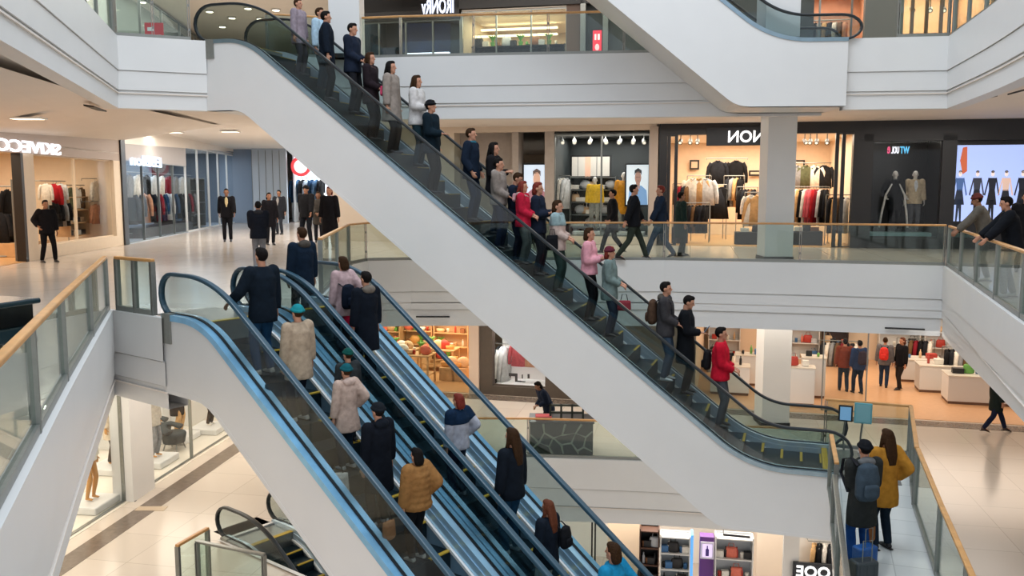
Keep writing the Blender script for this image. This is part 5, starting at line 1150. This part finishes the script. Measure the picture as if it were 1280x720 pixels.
# white security gates and display furniture
def gondola(fr, px, py, d, w, dp, h, label, top=None, m=M_WHITE):
    s = fr.at(px, py, d)[0]; t = thing('display_counter', label, 'display counter', fr.pt(s, d, f1 + .012), fr.rot)
    bevel(obj('body', MB().box(-w / 2, w / 2, -dp / 2, dp / 2, .08, h), m, t), .01); obj('plinth', MB().box(-w / 2 + .02, w / 2 - .02, -dp / 2 + .02, dp / 2 - .02, 0, .08), plain('#6d5140'), t)
    obj('top_panel', MB().box(-w / 2 - .02, w / 2 + .02, -dp / 2 - .02, dp / 2 + .02, h, h + .03), M_SHOPW, t); return s, h
g = 'goods in the wide open shop'
for i, (px, py, d, w, dp, h, nm) in enumerate([(998, 480, 1.0, .9, .5, 1.15, 'white display counter right of the lower column'), (1016, 470, 2.2, .7, .6, 1.25, 'tall white display counter behind the lower column'), (1150, 450, 5.5, 1.3, .8, .75, 'rearmost white counter of the open shop'),
        (1180, 465, 4.0, 1.6, .8, .85, 'white display counter with green goods'), (1222, 500, 2.6, 1.9, .9, .85, 'long white display counter nearest the walkway'), (1265, 480, 4.5, 1.8, .9, .85, 'white display counter partly hidden by the balcony'), (912, 480, 2.0, 1.2, .6, .9, 'white display counter behind the red-jacketed man'), (938, 470, 3.5, 1.0, .6, 1.0, 'white display counter left of the lower column')]):
    s, h = gondola(F1, px, py, d, w, dp, h, nm)
    goods_row(F1, s - w * .4, s + w * .4, d, f1 + .05 + h, [(['bag', 'box', 'shoe', 'bottle', 'folded_clothes'][(i + j) % 5], ['#b03a30', '#e8e4da', '#1e1d1f', '#6aa84f', '#3f6fa0', '#d8b48c'][(i * 2 + j) % 6]) for j in range(max(2, int(w * 3)))], 'on the ' + nm, g, 1.15)
for i, (px, py, d, n) in enumerate([(1196, 436, 4.2, 5), (1050, 428, 7.5, 8), (1145, 425, 7.5, 7), (905, 440, 5.5, 6), (1244, 440, 6.5, 7)]):
    hang_row(F1, d, px - n * 3, px + n * 3, py, [('side', ['#1a1a1c', '#24262b', '#e6dfd3', '#8d8f92', '#6b5138', '#7c1f2b'][(i + j) % 6]) for j in range(n)], 'on rail %s of the open shop' % ['beside the green goods', 'behind the rust brown jacket', 'behind the black jacket', 'behind the red-jacketed man', 'near the balcony edge'][i], 'clothes in the wide open shop', 1.05, True, down=f1 + .02)
for i, (p0, p1, d) in enumerate([(885, 925, 8.4), (988, 1024, 8.4), (1028, 1060, 8.5), (1098, 1150, 8.5), (1155, 1210, 8.5), (1215, 1290, 8.5)]):
    s0 = F1.at(p0, 440, d)[0]; s1 = F1.at(p1, 440, d)[0]
    shelf_unit(F1, s0, s1, d, d + .4, f1 + .012, f1 + 2.5, 5, M_WHITE if i != 2 else mat('walnut', '#4a2f22', .5), '%s tall wall shelf from the left in the open shop' % ORD[i])
    for k in range(4): goods_row(F1, s0 + .1, s1 - .1, d + .15, f1 + .05 + 2.49 * .97 / 4 * k, [(['bag', 'box', 'shoe', 'jar', 'bottle'][(i * 2 + k + j) % 5], ['#1e1d1f', '#e8e4da', '#b03a30', '#3f6fa0', '#d8b48c', '#b9bcc0', '#e0745e'][(i + k * 2 + j * 3) % 7]) for j in range(4)], '%s shelf up, %s wall shelf of the open shop' % (ORD[k], ORD[i]), 'goods on the wall shelves of the open shop', 1.2)
# patterned kiosk with lattice backs
x, y = P(703, 571, f1)
t = thing('kiosk', 'dark green kiosk with leaf-vein pattern behind the lower far railing', 'kiosk', (x, y + .55, f1 + .004), R(-3))
W2, H2 = .78, .80
bevel(obj('body', MB().box(-W2, W2, -.4, .4, 0, H2), mat('dark_olive_panel', '#2c2f26', .5, noise=.1), t), .02)
pb = MB(); r2 = random.Random(3)
for line in ([(-.76, .1), (-.55, .3), (-.42, .55), (-.45, .78)], [(-.42, .55), (-.2, .42), (.02, .5), (.1, .78)], [(-.55, .3), (-.3, .2), (-.2, .42)], [(-.3, .2), (-.22, .03)],
             [(-.2, .42), (.0, .25), (.05, .03)], [(.0, .25), (.25, .3), (.35, .55), (.02, .5)], [(.25, .3), (.4, .1), (.42, .03)], [(.35, .55), (.5, .78)], [(.35, .55), (.6, .45), (.76, .6)], [(.6, .45), (.55, .2), (.76, .1)], [(.55, .2), (.4, .1)], [(-.76, .5), (-.55, .3)]):
    pb.tube([(q[0], -.405, q[1]) for q in line], [.018 + .012 * (i % 2) for i in range(len(line))], 6)
obj('vein_pattern', pb, plain('#8b8f80'), t)
lt = MB()
for k in range(4): lt.box(-.30 + k * .27, -.25 + k * .27, -.2, -.14, H2, H2 + .42)
for k in range(3): lt.box(-.30, .56, -.2, -.14, H2 + k * .185, H2 + .05 + k * .185)
obj('lattice_back', lt, mat('dark_olive_panel', '#2c2f26', .5), t); obj('counter_top', MB().box(-W2 - .03, W2 + .03, -.43, .43, H2, H2 + .03), M_DARK, t)
box_thing('folded_cloth', 'red and white folded cloth on the patterned kiosk', 'cloth', Frame((x, y), (x + 1, y)), -.45, .45, f1 + H2 + .035, .4, .3, .09, mat('red_cloth', '#b8474d', .8))
# ---- first floor, left: bright white shop with mannequins
sA, sB = -4, 17.2
M_WS = mat('bright_white_wall', '#efe6da', .5)
shell(FS, sA, sB, f1, -1.5, 3.6, M_WS, M_SHOPW, 420, (1, .9, .76), dd=.3)
c0 = FS.at(158, 560)[0]; c1_ = FS.at(186, 560)[0]
wbx(FS, c0, c1_, -.1, .35, f1, -1.5, M_WHITE); pane(FS, sA, c0, f1, -1.6, .1, 15, M_STEEL, 2, .03); pane(FS, c1_, sB, f1, -1.6, .1, 16, M_STEEL, 3, .03)
strip(FS, c0 + .02, c0 + .09, -.12, -.1, f1, M_DARK)
def smann(px, py, d, H, label, top, legs, h=0.16, **k):
    s, z = FS.at(px, py, d); 
    box_thing('display_plinth', 'low white platform under the ' + label.split(',')[0], 'plinth', FS, s, d, f1 + .012, .9, .8, h, M_WHITE, bev=.03)
    p = FS.pt(s, d, f1 + .012 + h + .006); k.setdefault('skin', mat('gold_mannequin', '#c08a4a', .35))
    return person(label, p, FS.rot + R(-90), H, top, legs, hair=None, mannequin=True, group='mannequins in the white lower shop', **k)
smann(112, 612, .6, 1.7, 'gold mannequin with bare legs, left of the white pillar', '#e6dfd3', None, tl=.85, bare=True)
smann(140, 560, 1.5, 1.75, 'gold mannequin in a cream coat behind the left window', '#d9c9b2', '#4a4036', tl=.6, bare=True)
smann(192, 550, .8, 1.7, 'gold mannequin in a pale blouse right of the white pillar', '#cfc6ba', '#8d8f92', bare=True)
smann(222, 528, 1.2, 1.8, 'gold mannequin in a black open coat, right window centre', '#1e1d1f', '#c9a06e', tl=.5, bare=True, lining='#c08a4a')
smann(262, 536, .8, 1.5, 'headless legs-only mannequin in black trousers on a white platform', '#efe6da', '#2b2723', bare=True, headless=True, skin=M_WS)
for i, (px, d, c) in enumerate([(200, 1.6, '#4c5254'), (218, .9, '#3f4648')]):
    s = FS.at(px, 560, d)[0]; t = thing('armchair', 'dark upholstered tub seat, %s in the white lower shop' % ['farther', 'nearer'][i], 'chair', FS.pt(s, d, f1 + .012), FS.rot, None)
    remesh(obj('seat', MB().tube([(0, 0, .18), (0, 0, .4), (0, 0, .45)], [(.28, .26), (.33, .3), (.3, .27)], 16), cloth(c), t), .02, 2)
    remesh(obj('backrest', MB().tube([(-.32, -.05, .5), (-.28, .2, .58), (0, .32, .62), (.28, .2, .58), (.32, -.05, .5)], [(.06, .16)] * 5, 10, (0, 0, 1)), cloth(c), t), .02, 2)
    for q in range(4): a_ = q * math.pi / 2 + .7; obj('leg', MB().tube([(.2 * math.cos(a_), .2 * math.sin(a_), .2), (.27 * math.cos(a_), .27 * math.sin(a_), 0)], .015, 6), M_STEEL, t)
for i, (px, d, w, h) in enumerate([(150, 2.6, 1.4, .9), (206, 2.4, 1.2, .8), (240, 1.8, 1.2, .7)]):
    s = FS.at(px, 540, d)[0]; box_thing('display_counter', 'white display block, %s from the left in the white lower shop' % ORD[i], 'display counter', FS, s, d, f1 + .012, w, .6, h, M_WHITE)
    goods_row(FS, s - w * .4, s + w * .4, d, f1 + .012 + h, [(['shoe', 'bag', 'shoe', 'bag'][j], ['#1e1d1f', '#8a5a3a', '#d9a05c', '#e8e4da'][(i + j) % 4]) for j in range(4)], 'on the %s white block of the lower shop' % ORD[i], 'shoes and bags in the white lower shop', 1.3)
hang_row(FS, 3.0, 122, 148, 512, [('side', c) for c in ('#c9a06e', '#e4b93a', '#e6dfd3', '#c58f72', '#c9a06e', '#6b5138')], 'on the back wall left of the white pillar', 'clothes in the white lower shop', 1.1, True, sup='wall')
hang_row(FS, 3.0, 190, 250, 496, [('side', c) for c in ('#8d8f92', '#cfd0d0', '#24262b', '#e6dfd3', '#c9a06e', '#1a1a1c', '#cfd0d0', '#6b5138')], 'on the back wall right of the white pillar', 'clothes in the white lower shop', 1.1, True, sup='wall')
x, y = P(189, 636, f1); tag(obj('floor_hatch', MB().box(x - .3, x + .3, y - .12, y + .12, f1, f1 + .009), mat('tan_hatch', '#b7a58e', .5)), 'small rectangular hatch cover in the marble in front of the white pillar', 'hatch')
# ---- ground floor: shop under the first floor balcony
F0 = Frame((1.0, 21.9), (8.5, 20.6)); g0 = -9.6
wbx(F0, -3, 10, 4.5, 4.6, g0, -6.0, mat('ground_shop_wall', '#e9e4dc', .5)); p = F0.pt(3.5, 1.2, -6.15); area(tuple(p), 9, 2, 260, (1, .93, .84), (0, 0, F0.rot))
area((2, 21.6, -6.1), 8, .5, 90, WARM); area((-8, 14, -6.1), 4, 9, 430, WARM); area((9.5, 14, -6.1), 4, 9, 430, WARM)  # side pair added out of view so floor bounce brightens the balcony edge
def fpx(a, py=690, d=0): return F0.at(a, py, d)[0]
def zpx(py, a=850, d=0): return F0.at(a, py, d)[1]
wbx(F0, fpx(757), fpx(800), .8, .9, g0, -6.2, mat('peach_wall', '#ead2b6', .6)); wbx(F0, fpx(775), fpx(826), 1.2, 1.3, zpx(672), -6.2, mat('terracotta_panel', '#b86f48', .5))
for i, px in enumerate((738, 742)):
    wbx(F0, fpx(px), fpx(px + 2), .2, .25, g0, -6.2, M_DARK)
for i, (p0, p1, py, n, m, bk, nm) in enumerate([(799, 824, 662, 7, mat('walnut', '#4a2f22', .5), M_DARK, 'tall walnut shelf unit at the bottom of the picture'), (825, 863, 670, 7, M_WHITE, mat('pale_back', '#c7ccd0', .5), 'tall white shelf unit with dark goods and a blue side'), (894, 942, 672, 6, M_WHITE, mat('pale_back', '#c7ccd0', .5), 'white shelf unit with mixed goods left of the ground floor column')]):
    s0, s1 = fpx(p0), fpx(p1); zt_ = zpx(py, (p0 + p1) / 2); shelf_unit(F0, s0, s1, 0, .4, g0, zt_, n, m, nm, back=bk)
    for k in range(n - 1, n - 5, -1):
        zz_ = g0 + (zt_ - g0) * k / (n - 1) * .97 - (zt_ - g0) * .97 / (n - 1) + .03
        goods_row(F0, s0 + .06, s1 - .06, .14, zz_, [(['bottle', 'jar', 'box', 'bottle', 'bag'][(i + k + j) % 5], [['#1e1d1f', '#b9bcc0', '#8a5a3a', '#1e1d1f'], ['#1e1d1f', '#1e1d1f', '#3f6fa0', '#e8e4da'], ['#b03a30', '#e8e4da', '#1e1d1f', '#e0745e']][i][(k + j) % 4]) for j in range([4, 6, 6][i])], '%s shelf down, ground floor %s' % (ORD[n - 1 - k], ['walnut unit', 'blue-sided unit', 'unit left of column'][i]), 'goods on the ground floor shelves', 1.1)
s, z = F0.at(861, 690, -.02); box_thing('light_strip', 'blue glowing end panel on the tall white shelf unit', 'light strip', F0, fpx(865), .2, g0, .06, .42, zpx(668) - g0, glow('#5aa0e0', .9))
box_thing('product_display', 'purple product display with a white frame', 'display', F0, fpx(884), .3, g0, fpx(893) - fpx(875), .3, zpx(672) - g0, mat('purple_panel', '#6b3a86', .4))
s0, s1, za, zb = rect(F0, 878, 680, 890, 696, .12); framed_screen(F0, s0, s1, za, zb, .1, 'small lit bottle picture on the purple display', '#d9c8ec', [('printed_bottle', [(-.35, .1), (.35, .1), (.35, .6), (.12, .7), (.12, .9), (-.12, .9), (-.12, .7), (-.35, .6)], '#33235a')], plain('#e7e2ee'), .8)
t = thing('track_light', 'black lighting track crossing the ground floor shop ceiling', 'track light', (0, 0, 0), 0)
q = [F0.pt(fpx(847, 655), -.3, zpx(654, 850, -.3)), F0.pt(fpx(903, 660), -.3, zpx(658, 900, -.3)), F0.pt(fpx(903, 668), -.3, zpx(668, 900, -.3)), F0.pt(fpx(936, 672), -.3, zpx(671, 930, -.3))]
obj('track', MB().tube(q, .03, 6), M_DARK, t)
wbx(F0, fpx(980), fpx(1000), .1, .2, g0, -6.2, M_WHITE); wbx(F0, fpx(1000), fpx(1060), .6, .7, g0, -6.2, mat('ground_shop_wall', '#e9e4dc', .5))
s0, s1, za, zb = rect(F0, 991, 704, 1045, 730, 0)
t = thing('sign_board', 'black board with white letters at the bottom right of centre', 'sign board', F0.pt((s0 + s1) / 2, -.02, za), F0.rot); w = abs(s1 - s0) / 2
bevel(obj('board', MB().box(-w, w, 0, .08, 0, zb - za), mat('navy_black_board', '#10151d', .4), t), .01)
sign(F0, 995, 1038, 708, 722, -.05, 'OOE', glow('#e8e8e8', 1.2), 'three white letters on the black ground floor board', mirror=True)
for i, (px, c) in enumerate([(1022, '#c9a06e'), (1032, '#24262b'), (1040, '#c9a06e')]):
    pass
hang_row(F0, .4, 1014, 1042, 680, [('side', '#c9a06e'), ('side', '#1a1a1c'), ('side', '#e6dfd3'), ('side', '#24262b')], 'above the black ground floor board', 'clothes above the black board', .8, True, sup='wall')
# ---- things on the landing and balconies
for i, (px, py, w, h, c, nm) in enumerate([(1057, 517, .10, .13, '#5d86a5', 'small tablet screen on a bent pole beside the escalator foot'), (1079, 517, .13, .17, '#5f9fa8', 'teal notice panel on the glass behind the escalator foot')]):
    FP = Frame((6.3, 16.9), (7.6, 16.4)); s, z = FP.at(px, py, -.1 - .1 * i); p = FP.pt(s, -.1 - .1 * i, z)
    t = thing('information_screen' if i == 0 else 'notice', nm, 'screen' if i == 0 else 'notice', (p.x, p.y, LZ), FP.rot)
    bevel(obj('housing', MB().box(-w - .03, w + .03, 0, .04, z - LZ - h - .03, z - LZ + h + .03), M_DARK if i == 0 else plain('#5f9fa8'), t), .01)
    obj('panel', MB().box(-w, w, -.006, 0, z - LZ - h, z - LZ + h), glow(c, .7) if i == 0 else plain('#79aab0'), t)
    obj('pole', MB().tube([(0, .03, z - LZ - h), (-.03, .05, (z - LZ) * .4), (0, .05, 0)], .018, 8), M_STEEL, t)
# dark cart at the left edge of the second floor
FK = Frame((*P(-20, 440, 0),), (*P(40, 425, 0),))
x, y = P(2, 437, 0)
t = thing('mobility_cart', 'dark teal cart with a curved roof at the left edge, on the walkway', 'cart', (x - .05, y, .004), R(-20), None, .62)
bevel(obj('roof', MB().box(-.8, .55, -.5, .5, .78, .88), mat('dark_teal_lacquer', '#182c33', .2), t), .04, 3)
bevel(obj('body', MB().box(-.8, .42, -.42, .42, .12, .42), mat('dark_teal_lacquer', '#182c33', .2), t), .05, 3)
obj('window_band', MB().box(-.74, .44, -.40, .40, .42, .78), mat('dark_tinted_glass', '#0f1214', .08), t)
for a_ in (-.5, .3):
    for b_ in (-.43, .43): obj('wheel', MB().tube([(a_, b_ - .04, .13), (a_, b_ + .04, .13)], .13, 16), M_RUBBER, t)
# dark air slots in the fascias and ceilings
def slot(path_a, path_b, z, label):
    a_, b_ = Vector((*path_a, z)), Vector((*path_b, z)); t = obj('air_slot', MB().tube([a_, b_], (.02, .03), 4, (0, 0, 1)), M_DARK); tag(t, label, 'air vent', 'dark air slots along the white balconies')
def on_f(frm, px0, px1, py, d, label):
    s0, z = frm.at(px0, py, d); s1, _ = frm.at(px1, py, d); p0, p1 = frm.pt(s0, d), frm.pt(s1, d); slot((p0.x, p0.y), (p1.x, p1.y), frm.at((px0 + px1) / 2, py, d)[1], label)
FF = Frame((-2.43, 21.0), (3.64, 21.0)); on_f(FF, 520, 562, 396, -.03, 'thin dark air slot in the white fascia above the home shop')
FG = Frame((6.67, 20.33), (9.61, 19.5)); on_f(FG, 1106, 1156, 411, -.03, 'thin dark air slot in the white fascia above the open shop')
for i, (px0, py0, px1, py1) in enumerate([(1224, 125, 1247, 119), (1270, 115, 1292, 109), (104, 131, 121, 137)]):
    z = 3.40; a_ = P(px0, py0, z); b_ = P(px1, py1, z); t = obj('air_slot', MB().add([(a_[0], a_[1], z - .02), (b_[0], b_[1], z - .02), (b_[0] + .05, b_[1] + .35, z - .02), (a_[0] + .05, a_[1] + .35, z - .02), (a_[0], a_[1], z + .01), (b_[0], b_[1], z + .01), (b_[0] + .05, b_[1] + .35, z + .01), (a_[0] + .05, a_[1] + .35, z + .01)], [(0, 1, 2, 3), (4, 5, 6, 7), (0, 1, 5, 4), (2, 3, 7, 6), (0, 3, 7, 4), (1, 2, 6, 5)]), M_DARK)
    tag(t, ['dark air slot under the upper right balcony, nearer the corner', 'dark air slot under the upper right balcony at the right edge', 'dark air slot under the upper left balcony'][i], 'air vent', 'dark air slots along the white balconies')
